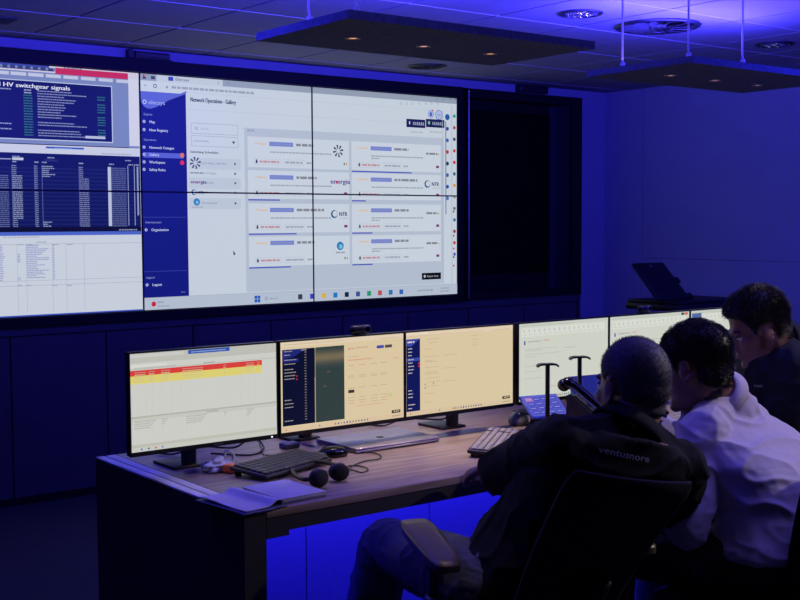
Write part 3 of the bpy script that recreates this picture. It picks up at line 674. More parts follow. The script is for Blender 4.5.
def ui2(u, a, b):
    w = b-a; fx = lambda t: a+w*t; fz = lambda t: MB1-H_*t
    u.rect(a, fz(.055), b, fz(0), rgb(232, 212, 184)); u.words(fx(.03), fx(.5), fz(.035), .002, rgb(180, 160, 140)); u.words(fx(.8), fx(.96), fz(.045), .002, rgb(180, 160, 140))
    bar(u, fx, fz, rgb(224, 200, 166))
    u.rect(fx(.015), fz(.93), fx(.265), fz(.085), rgb(11, 17, 48)); u.poly([(fx(.015), fz(.085)), (fx(.20), fz(.085)), (fx(.10), fz(.17)), (fx(.015), fz(.19))], rgb(32, 40, 120))
    u.rect(fx(.27), fz(.93), fx(.50), fz(.085), rgb(52, 66, 66))
    n = 14
    for k in range(n):                       # the photograph shown on the screen: pale band over dark teal
        t = k/(n-1); m = math.exp(-((t-.45)/.33)**2); c = (52+70*m, 66+44*m, 68+18*m)
        u.rect(fx(.27), fz(.10+.016*(k+1)), fx(.50), fz(.10+.016*k), rgb(*c))
    u.rect(fx(.262), fz(.93), fx(.268), fz(.10), rgb(86, 82, 72)); u.rect(fx(.262), fz(.93), fx(.268), fz(.42), rgb(150, 132, 108))
    u.rect(fx(.015), fz(.225), fx(.14), fz(.19), rgb(28, 36, 130))
    for z in (.11, .15, .205, .25, .31, .345, .38, .415, .65, .69, .73, .88): u.words(fx(.03), fx(.03+.07*random.uniform(.5, 1.4)), fz(z), .003, rgb(90, 98, 140))
    for k in range(26): u.words(fx(.185), fx(.20), fz(.13+.03*k), .0025, rgb(70, 72, 90))
    u.words(fx(.16), fx(.2), fz(.105), .003, rgb(150, 150, 160))
    u.disc(fx(.125), fz(.385), .003, rgb(190, 50, 60)); u.disc(fx(.125), fz(.42), .003, rgb(190, 50, 60))
    for x, z in ((.36, .36), (.33, .52)): u.rect(fx(x), fz(z+.02), fx(x+.025), fz(z), rgb(96, 82, 68))
    tx = rgb(190, 160, 132); rd = rgb(214, 128, 96)
    u.words(fx(.53), fx(.58), fz(.14), .005, rd); u.words(fx(.59), fx(.70), fz(.135), .005, rgb(200, 150, 120)); u.rect(fx(.77), fz(.155), fx(.83), fz(.12), rgb(70, 76, 170)); u.rect(fx(.84), fz(.155), fx(.90), fz(.12), rgb(90, 78, 80))
    u.words(fx(.53), fx(.62), fz(.23), .003, tx); u.words(fx(.53), fx(.73), fz(.27), .004, rd); u.words(fx(.91), fx(.96), fz(.29), .003, rd)
    for z in (.33, .45, .47, .59, .70, .735, .765): 
        for x in (.53, .62, .72, .80): u.words(fx(x), fx(x+.055), fz(z), .003, tx)
    u.rect(fx(.53), fz(.64), fx(.58), fz(.605), rgb(60, 50, 56)); u.rect(fx(.86), fz(.73), fx(.9), fz(.69), rgb(206, 204, 150)); u.words(fx(.6), fx(.82), fz(.80), .002, rd)
    u.rect(fx(.895), fz(.935), fx(.97), fz(.90), rgb(38, 32, 30)); u.words(fx(.91), fx(.96), fz(.922), .004, rgb(200, 180, 150))
def ui3(u, a, b):
    w = b-a; fx = lambda t: a+w*t; fz = lambda t: MB1-H_*t
    u.rect(a, fz(.055), b, fz(0), rgb(232, 212, 184)); u.rect(a, fz(.03), fx(.2), fz(.003), rgb(238, 222, 196)); u.words(fx(.03), fx(.7), fz(.05), .002, rgb(190, 170, 148)); u.words(fx(.8), fx(.97), fz(.05), .002, rgb(180, 160, 140))
    bar(u, fx, fz, rgb(222, 200, 166))
    u.rect(fx(.005), fz(.945), fx(.125), fz(.08), rgb(17, 25, 92)); u.poly([(fx(.005), fz(.08)), (fx(.125), fz(.08)), (fx(.045), fz(.17)), (fx(.005), fz(.16))], rgb(62, 74, 170)); u.rect(fx(.005), fz(.345), fx(.125), fz(.305), rgb(60, 74, 170))
    u.words(fx(.015), fx(.075), fz(.125), .006, rgb(210, 210, 225))
    for z in (.20, .24, .28, .33, .37, .41, .45, .49, .70, .74, .78, .87, .915): u.words(fx(.02), fx(.02+random.uniform(.03, .07)), fz(z), .0035, rgb(180, 180, 205))
    u.disc(fx(.115), fz(.375), .004, rgb(210, 50, 60)); u.disc(fx(.115), fz(.41), .004, rgb(210, 50, 60))
    tx = rgb(196, 172, 142)
    for z, xx in ((.10, .18), (.145, .2), (.22, .17), (.31, .16), (.36, .17), (.375, .17), (.44, .17), (.50, .17), (.52, .17), (.57, .18), (.62, .19), (.67, .17), (.76, .17), (.86, .17)): u.words(fx(xx), fx(xx+random.uniform(.05, .13)), fz(z), .003, tx)
    for z in (.31, .47, .63): u.words(fx(.33), fx(.46), fz(z), .003, tx)
    for z in (.10, .15, .19, .22): u.words(fx(.60), fx(.66), fz(z), .003, tx)
    for x, z in ((.165, .63), (.24, .625), (.165, .675)): u.rect(fx(x), fz(z+.015), fx(x)+.004, fz(z), rgb(60, 80, 170))
    u.rect(fx(.895), fz(.935), fx(.97), fz(.90), rgb(38, 32, 30)); u.words(fx(.91), fx(.96), fz(.922), .004, rgb(200, 180, 150))
def sheet(u, a, b, seed, blue=.05):
    w = b-a; fx = lambda t: a+w*t; fz = lambda t: MB1-H_*t; r = random.Random(seed)
    u.rect(a, fz(.045), b, fz(0), rgb(205, 212, 200)); u.words(fx(.02), fx(.6), fz(.035), .002, rgb(150, 158, 150))
    u.rect(fx(.03), fz(.17), fx(.96), fz(.06), rgb(222, 226, 216))
    for k in range(16): u.rect(fx(.05+.055*k), fz(.12), fx(.05+.055*k)+.006, fz(.08), rgb(*r.choice([(190, 198, 200), (200, 202, 192), (205, 196, 184), (186, 200, 194)])))
    for k in range(16): u.words(fx(.05+.055*k), fx(.085+.055*k), fz(.15), .002, rgb(165, 170, 160))
    for k in range(30): u.rect(a, fz(.2+.025*k), b, fz(.2+.025*k)+.0006, rgb(198, 204, 194))
    for k in range(13): u.rect(fx(.07+.07*k), fz(.94), fx(.07+.07*k)+.0006, fz(.2), rgb(200, 205, 196))
    u.rect(fx(.055), fz(.275), fx(.07), fz(.225), rgb(70, 90, 160)); u.words(fx(.1), fx(.24), fz(.245), .004, rgb(130, 135, 150)); u.words(fx(.26), fx(.33), fz(.24), .004, rgb(205, 120, 110))
    for z in (.34, .36, .41, .44, .56, .63, .72): u.words(fx(.07), fx(.07+r.uniform(.1, .4)), fz(z), .003, rgb(178, 182, 172))
    u.words(fx(.5), fx(.62), fz(.36), .003, rgb(160, 165, 160)); u.words(fx(.3), fx(.4), fz(.85), .004, rgb(205, 160, 130))
    bar(u, fx, fz, rgb(200, 206, 196))
fns = [ui1, ui2, ui3, lambda u, a, b: sheet(u, a, b, 4), lambda u, a, b: (sheet(u, a, b, 5), u.rect(b-.055, MB1-.014, b-.035, MB1-.004, rgb(60, 64, 70)), u.rect(b-.032, MB1-.014, b-.01, MB1-.004, rgb(220, 90, 80))), lambda u, a, b: (sheet(u, a, b, 6), u.rect(a+.008, MB1-.036, a+.075, MB1-.012, rgb(84, 110, 165)))]
labs = ['monitor at the left end of the desk showing a table with red and yellow rows',
        'warm-tinted monitor above the closed laptop, dark picture on its screen, webcam on top',
        'warm-tinted monitor with a dark blue side menu, right of the one behind the laptop',
        'monitor behind the two headset stands showing a pale spreadsheet',
        'pale monitor behind the grey-haired man\'s head, with a webcam on its top edge',
        'pale monitor at the right end of the row, mostly hidden by the man bending forward']
colr = [(1.765, 3.45), (2.33, 3.62), (2.915, 3.47), (3.42, 3.46), (3.95, 3.46), (4.48, 3.46)]
for k, (a, b_) in enumerate(mx):
    mn = monitor(a, b_, labs[k], *colr[k]); screen(mn, fns[k], a, b_, [MW1, WARM, WARM, COOL, COOL, COOL][k])
b = MB(); b.box((1.81, MY-.0045, MB0-.010), (1.845, MY-.0035, MB0-.004), M['steel']); o = b.build('maker_badge'); o.parent = bpy.data.objects['computer_monitor']; o.matrix_parent_inverse = Matrix.Translation((-1.765, -3.45, -DZ)); 
b = MB(); b.box((2.028, MY-.0045, MB0-.009), (2.033, MY-.0035, MB0-.005), M['led_green']); o = b.build('power_light'); o.parent = bpy.data.objects['computer_monitor']; o.matrix_parent_inverse = Matrix.Translation((-1.765, -3.45, -DZ))

def webcam(x, label, wide):
    z = MB1+.0055; t = thing('webcam', label, 'webcam', (x, MY+.005, z))
    q = MB(); q.rbox((-.020, -.012, 0), (.020, .016, .007), M['black'], .003); q.box((-.018, .0242, -.028), (.018, .028, .004), M['black']); q.box((-.018, .012, .0005), (.018, .028, .004), M['black']); q.build('clip', t)
    q = MB(); q.rbox((-wide/2, -.016, .007), (wide/2, .012, .034), M['black'], .010, seg=3); q.build('body', t)
    q = MB(); q.cyl((wide*.2, -.021, .020), (wide*.2, -.014, .020), .010, M['gloss']); q.ring((0, 0, 0), .011, .002, M['steel'], T=Matrix.Translation((wide*.2, -.018, .020)) @ Matrix.Rotation(PI/2, 4, 'X'))
    q.build('lens', t)
webcam(2.405, 'black webcam clipped on top of the warm-tinted monitor behind the laptop', .085)
webcam(3.915, 'black webcam clipped on the pale monitor behind the seated men\'s heads', .075)

# ------------------------------------------------------------------ things on the desk
def place(t, x, y, z, rz=0): t.location = (x, y, z); t.rotation_euler = (0, 0, rz)
def keyboard(label, x, y, rz, w, d, body, key, tilt=.06, grp=None):
    t = thing('keyboard', label, 'keyboard', (x, y, DZ), rz)
    T = Matrix.Translation((0, -d/2, .006)) @ Matrix.Rotation(tilt, 4, 'X')
    q = MB(); q.rbox((-w/2, 0, 0), (w/2, d, .014), body, .005, T=T); q.build('case', t)
    for s in (-1, 1): q = MB(); q.box((s*w*.42-.012, d/2-.018, 0), (s*w*.42+.012, d/2-.010, .016), body); q.build('foot', t)
    q = MB(); rows = 6; pitch = (d-.016)/rows; cols_ = int((w-.016)/pitch*1.02)
    pw = (w-.016)/cols_
    for r in range(rows):
        c = 0
        while c < cols_:
            n_ = 1
            if r == 0 and 4 <= c < 4+6: n_ = 6
            elif r in (1, 2) and c in (0, 13): n_ = 2
            if cols_ > 17 and c == 15 and r in (2, 3, 5): c += 1; continue
            xa = -w/2+.008+c*pw; ya = .008+r*pitch
            q.rbox((xa+.0013, ya+.0013, .013), (xa+pw*n_-.0013, ya+pitch-.0013, .020), key, .0016, T=T, seg=1); c += n_
    q.build('keys', t)
    return t
kx, ky = 2.005, 3.30
keyboard('black keyboard beside the crumpled cloth, below the left monitor', 1.985, 3.222, .32, .335, .155, M['kbody'], M['key'], .09)
keyboard('grey-keyed keyboard on the desk by the elbow of the man in the swivel chair', 2.80, 3.075, .68, .44, .15, M['kbody'], M['key2'], .06)
def mouse(label, x, y, rz, m, s=1):
    t = thing('computer_mouse', label, 'mouse', (x, y, DZ), rz)
    q = MB(); b = bmesh.new(); bmesh.ops.create_icosphere(b, subdivisions=4, radius=1)
    for v in b.verts:
        c = v.co; zz = max(c.z, -.35); f = 1-.12*c.x; v.co = Vector((c.x*.056*s, c.y*.031*s*(1-.1*c.x), (zz+.35)*.027*s*(1+.12*c.x)))
    q.bm(b, m); q.build('shell', t)
    q = MB(); q.cyl((-.028*s, -.004, .033*s), (-.028*s, .004, .033*s), .007*s, M['steel'], n=14); q.build('wheel', t)
    return t
mouse('black glossy mouse between the left keyboard and the laptop', 2.235, 3.30, -.35, M['gloss'])
q = MB(); q.tube(spline([(2.17, 3.36, DZ+.006), (2.13, 3.42, DZ+.004), (2.06, 3.45, DZ+.004), (2.10, 3.54, DZ+.004), (2.16, 3.66, DZ+.004)]), .002, M['black']); tag(q.build('mouse_cable'), 'thin black cable running back from the mouse by the laptop', 'cable')
mouse('dark mouse on the desk left of the blue touch tablet', 3.19, 3.385, .9, M['mouse2'], 1.3)
t = thing('laptop', 'closed silver laptop lying on the desk below the warm-tinted monitors', 'laptop', (2.512, 3.41, DZ), .0)
q = MB(); q.rbox((-.188, -.128, .003), (.188, .128, .011), M['silver'], .003); q.build('base', t)
q = MB(); q.rbox((-.188, -.128, .0125), (.188, .128, .019), M['silver'], .003); lid = q.build('lid', t)
q = MB(); q.ring((.01, 0, .0192), .013, .0012, M['dsteel']); q.box((.0, -.004, .019), (.020, -.002, .0198), M['dsteel']); q.box((.0, .002, .019), (.020, .004, .0198), M['dsteel']); q.build('emblem', lid)
for sx in (-.16, .16):
    for sy_ in (-.1, .1): q = MB(); q.cyl((sx, sy_, 0), (sx, sy_, .004), .008, M['matte']); q.build('foot', t)
q = MB(); q.box((-.15, -.118, .0105), (.15, -.116, .013), M['matte']); q.build('seam', t)
# headset
t = thing('headset', 'black headset lying on the desk in front of the laptop', 'headset', (2.045, 3.035, DZ), .10)
hinv = Matrix.Translation((-2.045, -3.035, -DZ)); t.rotation_euler = (0, 0, 0)
def hp_(name, q, par=None):
    o = q.build(name); o.parent = par or t; o.matrix_parent_inverse = hinv if par is None else Matrix.Identity(4); return o
c1 = hz(319, 478, DZ+.03); c2 = hz(339, 472, DZ+.03)
q = MB(); q.tube(spline([c1, hz(303, 479, DZ+.022), hz(294, 474, DZ+.018), hz(292, 468, DZ+.016), hz(300, 463, DZ+.018), hz(318, 461.5, DZ+.022), hz(334, 465, DZ+.03), c2], 6), .0075, M['black'], 8); hp_('headband', q)
for c_, rz_ in ((c1, .25), (c2, -.35)):
    T = Matrix.Translation(c_) @ Matrix.Rotation(rz_, 4, 'Z'); q = MB(); q.ell((0, .010, 0), (.032, .016, .028), M['black'], T); e_ = hp_('ear_cup', q)
    q = MB(); q.ell((0, -.008, 0), (.031, .015, .027), M['foam'], T); hp_('ear_cushion', q, e_)
z_ = DZ+.004
q = MB(); q.tube(spline([c2+Vector((.02, 0, -.02)), hz(350, 470, z_), hz(362, 472.5, z_), hz(368, 469, z_), hz(360, 466, z_), hz(348, 466, z_), hz(347, 471, z_), hz(352, 466, z_), hz(365, 461, z_), hz(378, 459, z_), hz(381, 456, z_), hz(374, 453, z_), hz(358, 452, z_+.0)], 6), .0022, M['black']); hp_('cord', q)
# papers
t = thing('notebook', 'lilac notebook lying at the front corner of the desk beside the folder', 'notebook', (1.812, 2.925, DZ), .05)
q = MB(); q.rbox((-.085, -.105, 0), (.075, .105, .006), M['folder'], .002); q.build('back_cover', t)
q = MB(); q.rbox((-.082, -.102, .006), (.072, .102, .014), M['paper'], .002); q.build('pages', t)
q = MB(); q.rbox((-.085, -.105, .0145), (.075, .105, .017), M['paper'], .001); q.build('front_cover', t)
def sheet_mesh(w, d, nx, ny, fn, th, m, T):
    q = MB(); vs = []
    for s in (0, 1):
        for j in range(ny+1):
            for i in range(nx+1):
                x = -w/2+w*i/nx; y = -d/2+d*j/ny; vs.append(T @ Vector((x, y, fn(x, y)+s*th)))
    N = (nx+1)*(ny+1); f = []
    for j in range(ny):
        for i in range(nx):
            a = j*(nx+1)+i; f.append((a, a+nx+1, a+nx+2, a+1)); f.append((N+a, N+a+1, N+a+nx+2, N+a+nx+1))
    ed = [j*(nx+1) for j in range(ny+1)]
    for i in range(nx): a = i; f.append((a, a+1, N+a+1, N+a)); a = ny*(nx+1)+i; f.append((a+1, a, N+a, N+a+1))
    for j in range(ny): a = j*(nx+1); c = a+nx+1; f.append((c, a, N+a, N+c)); a += nx; c += nx; f.append((a, c, N+c, N+a))
    q.add(vs, f, m, True); return q
t = thing('paper_folder', 'creased blue folder lying over the front left corner of the desk', 'folder', (1.650, 2.900, DZ), 0)
T = Matrix.Rotation(.12, 4, 'Z')
sheet_mesh(.15, .24, 14, 18, lambda x, y: .0012+.004*(1-math.cos(x*60))*.2, .0015, M['folder'], T).build('lower_leaf', t)
sheet_mesh(.145, .225, 14, 18, lambda x, y: .006+.016*math.exp(-((x-.045)/.022)**2)+.012*max(0, -x*6+y*1.5)*(.5+.5*math.sin(y*25)), .0015, M['paper'], Matrix.Translation((.005, .005, 0)) @ T).build('upper_leaf', t)
# crumpled cloth with an orange tag
t = thing('crumpled_cloth', 'crumpled lilac cloth with an orange tag lying behind the left end of the keyboard', 'cloth', (1.812, 3.345, DZ), 0)
q = MB(); b = bmesh.new(); bmesh.ops.create_icosphere(b, subdivisions=5, radius=1)
for v in b.verts:
    c = v.co.copy(); n1 = abs(noise.noise(c*1.6+Vector((3, 1, 2)))); n2 = noise.noise(c*3)
    r_ = .72+.55*n1+.10*n2; v.co = Vector((c.x*.06*r_, c.y*.05*r_, max(0, c.z*.030*r_+.014)))
q.bm(b, M['cloth']); q.build('fabric', t)
q = MB(); q.ring((0, 0, 0), .022, .006, M['cloth'], T=Matrix.Translation((.075, .05, .026)) @ Matrix.Rotation(1.2, 4, 'X') @ Matrix.Rotation(.3, 4, 'Y')); q.tube([(.04, .02, .012), (.06, .04, .02)], .009, M['cloth']); q.build('loop', t)
q = MB(); q.rbox((-.018, -.020, 0), (.018, .020, .026), M['red'], .005, T=Matrix.Translation((hz(230.5, 473, DZ).x-1.812, hz(230.5, 473, DZ).y-3.345, .003)) @ Matrix.Rotation(.4, 4, 'Z')); q.build('tag', t)
q = MB()
q.tube(spline([(1.93, 3.60, DZ+.0035), (2.02, 3.49, DZ+.0035), (2.11, 3.55, DZ+.0035), (2.17, 3.66, DZ+.0035), (2.20, 3.76, DZ+.0035)]), .003, M['black']); tag(q.build('power_cable'), 'black cable winding over the desk behind the keyboard and laptop', 'cable')
q = MB(); q.rbox((2.17, 3.50, DZ), (2.235, 3.545, DZ+.022), M['folder'], .006); tag(q.build('cable_adapter'), 'small blue-grey adapter box behind the mouse near the laptop', 'adapter')
for x, g in ((1.92, 1), (2.83, 2)):
    q = MB(); q.tube(spline([(x+.05, 3.42, .812), (x-.0, 3.43, .79), (x-.03, 3.62, DZ+.03), (x-.10, 3.66, DZ+.006), (x-.14, 3.72, DZ+.006)]), .0035, M['black'])
    tag(q.build('monitor_cable'), 'black cable hanging under the left end monitor' if g == 1 else 'black cable hanging under the warm monitor with the side menu', 'cable')
# smartphone, tablets, stands, desk phone
t = thing('smartphone', 'dark smartphone lying on the desk behind the grey-keyed keyboard', 'phone', (3.06, 3.215, DZ), .75)
q = MB(); q.rbox((-.036, -.075, 0), (.036, .075, .008), M['silver'], .004); q.build('case', t)
q = MB(); q.rbox((-.033, -.071, .0078), (.033, .071, .0088), M['gloss'], .0008); q.build('glass', t)
q = MB(); q.cyl((0, 0, 0), (0, 0, .012), .016, M['blueplastic']); o = q.build('blue_cap'); o.location = (3.115, 3.185, DZ); tag(o, 'small bright blue cap on the desk beside the smartphone', 'cap')
def tablet(label, x, y, z, rz, w, h, tilt, bez, ui):
    t = thing('touch_tablet', label, 'tablet', (x, y, DZ), rz)
    T = Matrix.Translation((0, 0, z)) @ Matrix.Rotation(tilt, 4, 'X')
    q = MB(); q.rbox((-w/2, 0, -.006), (w/2, h, .006), bez, .004, T=T); cs_ = q.build('case', t)
    q = MB(); q.prism([(0, 0), (.075, 0), (.052, z+math.sin(tilt)*h*.62-.004), (.015, max(.012, z*.6))], -w*.3, w*.3, M['black'], T=Matrix.Rotation(PI/2, 4, 'Z').to_4x4() @ Matrix.Rotation(PI/2, 4, 'X')) ; q.build('stand', t)
    u = UI(0); ui(u, w, h); o = u.build('display', t)
    o.matrix_local = T @ Matrix.Rotation(-PI/2, 4, 'X') @ Matrix.Translation((0, -.0062, 0)); return t
def uit(u, w, h):
    u.rect(-w/2+.008, .008, w/2-.008, h-.008, rgb(96, 100, 205))
    for r in range(4):
        for c in range(4):
            xa = -w/2+.014+c*(w-.028)/4; za = .014+r*(h-.028)/4
            u.rect(xa+.002, za+.002, xa+(w-.028)/4-.002, za+(h-.028)/4-.002, rgb(178, 120, 190) if (r, c) == (3, 0) else rgb(72, 74, 190)); u.words(xa+.006, xa+(w-.028)/4-.008, za+.011, .003, rgb(170, 180, 235))
tablet('blue-framed touch tablet on a stand left of the desk phone, in front of the monitor', 3.225, 3.235, .040, -.20, .175, .125, .62, M['blueplastic'], uit)
def uid(u, w, h):
    u.rect(-w/2+.006, .006, w/2-.006, h-.006, rgb(30, 37, 100))
    for k in range(1, 3): u.rect(-w/2+k*w/3, .01, -w/2+k*w/3+.001, h-.01, rgb(60, 70, 150))
tablet('dark blue tablet standing behind the desk phone, right of the second headset stand', 3.49, 3.25, .06, -.15, .20, .13, 1.1, M['folder'], uid)
def stand(label, x, y, h, rz):
    t = thing('headset_stand', label, 'headset stand', (x, y, DZ), rz)
    q = MB(); q.cyl((0, 0, 0), (0, 0, .012), .052, M['black'], n=28); q.build('base', t)
    q = MB(); q.rbox((-.008, -.005, .012), (.008, .005, h), M['black'], .002); q.build('pole', t)
    q = MB(); pr = []
    for k in range(13):
        a = -1+k/6; pr.append((a*.040, h-.002+.009*(1-a*a)-(.004 if abs(a) > .9 else 0)+.006*abs(a)))
    poly = pr+[(x_, z_-.007) for x_, z_ in pr[::-1]]
    q.prism(poly, -.016, .016, M['black'], T=Matrix.Rotation(PI/2, 4, 'X')); q.build('cradle', t)
p1 = at(554, 365, 4.42); p2 = at(579, 361, 4.58)
stand('black headset stand in front of the spreadsheet monitor, the left one', 3.080, 3.110, .268, -.5)
stand('black headset stand closer to the grey-haired man\'s face, the right one of the pair', 3.345, 3.20, .268, -.5)
# desk phone
t = thing('desk_phone', 'dark desk phone with handset on a steep base beside the grey-haired man\'s face', 'phone', (3.19, 2.985, DZ), .47)
PM = Matrix(((0, 0, 1, 0), (1, 0, 0, 0), (0, 1, 0, 0), (0, 0, 0, 1)))
q = MB(); q.prism([(-.115, .0), (.09, 0), (.09, .03), (.075, .155), (.055, .162), (-.115, .025)], -.045, .10, M['black'], T=PM); q.build('base', t)
q = MB(); sl = Matrix.Rotation(math.atan2(.14, .17), 4, 'X')
for r in range(5):
    for c in range(4):
        f_ = .12+.15*r; q.rbox((-.009, -.009, -.001), (.009, .009, .005), M['folder'], .002, T=Matrix.Translation((-.012+.027*c, -.115+.17*f_, .029+.137*f_)) @ sl)
q.build('keypad', t)
hp = spline([(-.072, -.105, .060), (-.072, -.085, .095), (-.072, -.01, .158), (-.072, .055, .205), (-.072, .085, .208)], 6)
n = len(hp); q = MB(); q.tube(hp, [.023 if (i < 6 or i > n-7) else .017 for i in range(n)], M['gloss'], 16); q.ell((-.072, -.098, .060), (.025, .025, .026), M['gloss']); q.ell((-.072, .088, .202), (.025, .024, .024), M['gloss']); hs_ = q.build('handset', t)
q = MB(); q.tube([(p_.x-.018, p_.y+.006, p_.z-.006) for p_ in hp[3:-3]], .003, M['steel']); q.build('trim', hs_)
q = MB(); q.prism([(-.12, .0), (.03, 0), (.075, .165), (.055, .175), (-.12, .030)], -.100, -.094, M['dsteel'], T=PM); q.prism([(-.11, .0), (.08, 0), (.07, .14), (-.11, .02)], -.094, -.045, M['black'], T=PM); q.build('cradle', t)
# console with a tilted lid standing behind the monitors
t = thing('lectern', 'black stand with an open tilted lid behind the monitors, against the blue side wall', 'lectern', (5.27, 4.33, 0), 0)
q = MB(); q.rbox((-.17, -.20, 1.045), (.42, .20, 1.085), M['frame'], .015); q.rbox((-.16, -.19, 1.085), (.41, .19, 1.10), M['frame'], .006); q.build('top_slab', t)
T = Matrix.Translation((-.05, -.06, 1.10)) @ Matrix.Rotation(-.78, 4, 'X')
q = MB(); q.rbox((-.135, -.012, 0), (.135, .012, .285), M['frame'], .012, T=T); q.rbox((.125, -.018, .12), (.15, .010, .16), M['frame'], .004, T=T); q.rbox((.10, -.02, -.0), (.16, .02, .035), M['frame'], .006, T=T); ld = q.build('tilted_lid', t)
q = MB(); q.prism([(-.014, .262), (.014, .262), (.007, .245), (0, .240), (-.007, .245)], .0122, .0135, M['steel'], T=T @ Matrix.Rotation(PI/2, 4, 'X')); q.build('emblem', ld)
q = MB(); q.rbox((.02, -.05, .03), (.12, .05, 1.05), M['frame'], .008); q.build('post', t)
q = MB(); q.rbox((-.18, -.22, 0), (.34, .22, .03), M['frame'], .01); q.build('base', t)
# ================================================================== PEOPLE
def basis(o, x, z=None):
    """matrix with origin o, x axis along x, z roughly up"""
    x = Vector(x).normalized(); z = Vector(z or (0, 0, 1)); y = z.cross(x).normalized(); z = x.cross(y)
    m = Matrix((x, y, z)).transposed().to_4x4(); m.translation = Vector(o); return m
class Blob:
    """overlapping closed shapes that are fused into one continuous surface"""
    def __init__(s): s.b = MB(); s.m = M['skin1']
    def cap(s, a, b, ra, rb): s.b.cyl(a, b, ra, s.m, r1=rb, n=20); s.ball(a, ra); s.ball(b, rb)
    def ball(s, c, r, sub=2): s.b.ell(c, (r, r, r), s.m, sub=sub)
    def ell(s, T, c, r, sub=3, rot=None):
        TT = T @ Matrix.Translation(c) @ (rot or Matrix.Identity(4)); s.b.ell((0, 0, 0), r, s.m, TT, sub)
    def chain(s, pts, rs):
        for i in range(len(pts)-1): s.cap(pts[i], pts[i+1], rs[i], rs[i+1])
    def loft(s, secs, n=28):
        """secs: (centre, right vector, forward vector, half width, half depth)"""
        vs = []
        for c, r, f, w, d in secs:
            r = Vector(r).normalized(); f = Vector(f).normalized()
            for k in range(n):
                t = 2*PI*k/n; ct, st = math.cos(t), math.sin(t)
                e = .8; ct = math.copysign(abs(ct)**e, ct); st = math.copysign(abs(st)**e, st)
                vs.append(Vector(c)+r*(w*ct)+f*(d*st))
        m = len(secs); fs = [(i*n+k, i*n+(k+1) % n, (i+1)*n+(k+1) % n, (i+1)*n+k) for i in range(m-1) for k in range(n)]
        s.b.add(vs, fs+[tuple(range(n))[::-1], tuple(range((m-1)*n, m*n))], s.m)
    def fuse(s, name, parent, mt, vox, smooth=4, disp=None, post=None):
        o = s.b.build('tmp'); o.data.materials.clear()
        bm = bmesh.new(); bm.from_mesh(o.data); bmesh.ops.recalc_face_normals(bm, faces=bm.faces[:]); bm.to_mesh(o.data); bm.free()
        r = o.modifiers.new('r', 'REMESH'); r.mode = 'VOXEL'; r.voxel_size = vox; r.use_smooth_shade = True
        if smooth: sm = o.modifiers.new('s', 'SMOOTH'); sm.factor = .5; sm.iterations = smooth
        me = bpy.data.meshes.new_from_object(o.evaluated_get(bpy.context.evaluated_depsgraph_get()))
        bpy.data.objects.remove(o)
        if disp:
            co = [v.co.copy() for v in me.vertices]; no = [v.normal.copy() for v in me.vertices]
            for v, c, n_ in zip(me.vertices, co, no): v.co = c + n_*disp(c, n_)
        me.materials.clear(); me.materials.append(mt)
        for p in me.polygons: p.use_smooth = True
        me.update(); return link(name, me, parent)

def head_shape(B, T, hs=1.0):
    """T: origin between the ears, x forward, y to the person's left, z up"""
    S = T @ Matrix.Scale(hs, 4)
    e = B.ell
    e(S, (-.012, 0, .040), (.098, .076, .090)); e(S, (-.035, 0, .010), (.070, .068, .070)); e(S, (.034, 0, -.018), (.058, .061, .082))
    e(S, (.036, 0, -.072), (.050, .050, .038)); e(S, (.074, 0, -.096), (.020, .024, .017)); e(S, (.020, .038, -.060), (.040, .018, .032)); e(S, (.020, -.038, -.060), (.040, .018, .032))
    e(S, (.080, 0, .026), (.015, .047, .013)); e(S, (.060, .040, -.020), (.028, .020, .022)); e(S, (.060, -.040, -.020), (.028, .020, .022))
    for k in range(6):
        t = k/5; e(S, (.088+.026*t, 0, .018-.046*t), (.011, .0085+.004*t, .010), 2)
    e(S, (.104, .010, -.032), (.010, .007, .007), 2); e(S, (.104, -.010, -.032), (.010, .007, .007), 2)
    e(S, (.090, 0, -.052), (.011, .024, .006), 2); e(S, (.087, 0, -.064), (.011, .021, .007), 2)
    for s in (1, -1):
        r = Matrix.Rotation(s*.30, 4, 'Z') @ Matrix.Rotation(-.20, 4, 'Y')
        e(S, (-.006, s*.078, -.002), (.018, .007, .031), 3, r)
        for k in range(12):
            t = 2*PI*k/12; e(S, (-.008+.019*math.cos(t)-.006*math.sin(t)*.4, s*(.084+.004*math.cos(t+PI)), .002+.030*math.sin(t)), (.0052, .005, .0052), 1)
        e(S, (-.003, s*.079, -.030), (.009, .005, .009), 2)
    return S
def face_bits(S, par, mt_lip):
    for s in (1, -1):
        q = MB(); q.ell((.0765, s*.031, .004), (.0115, .0115, .0095), M['eye'], S); ey = q.build('eye', par)
        q = MB(); q.ell((.0860, s*.0312, .001), (.0028, .0058, .0050), M['iris'], S, 2); q.build('iris', ey)
        q = MB(); q.tube([S @ Vector((.086, s*.013, .026)), S @ Vector((.090, s*.030, .031)), S @ Vector((.078, s*.048, .027))], [.0035, .0045, .002], M['hair3'], 8); q.build('eyebrow', par)
        q = MB(); q.tube([S @ Vector((.0835, s*.020, .010)), S @ Vector((.0885, s*.031, .0125)), S @ Vector((.080, s*.043, .010))], .0022, M['iris'], 6); q.build('eyelid', par)
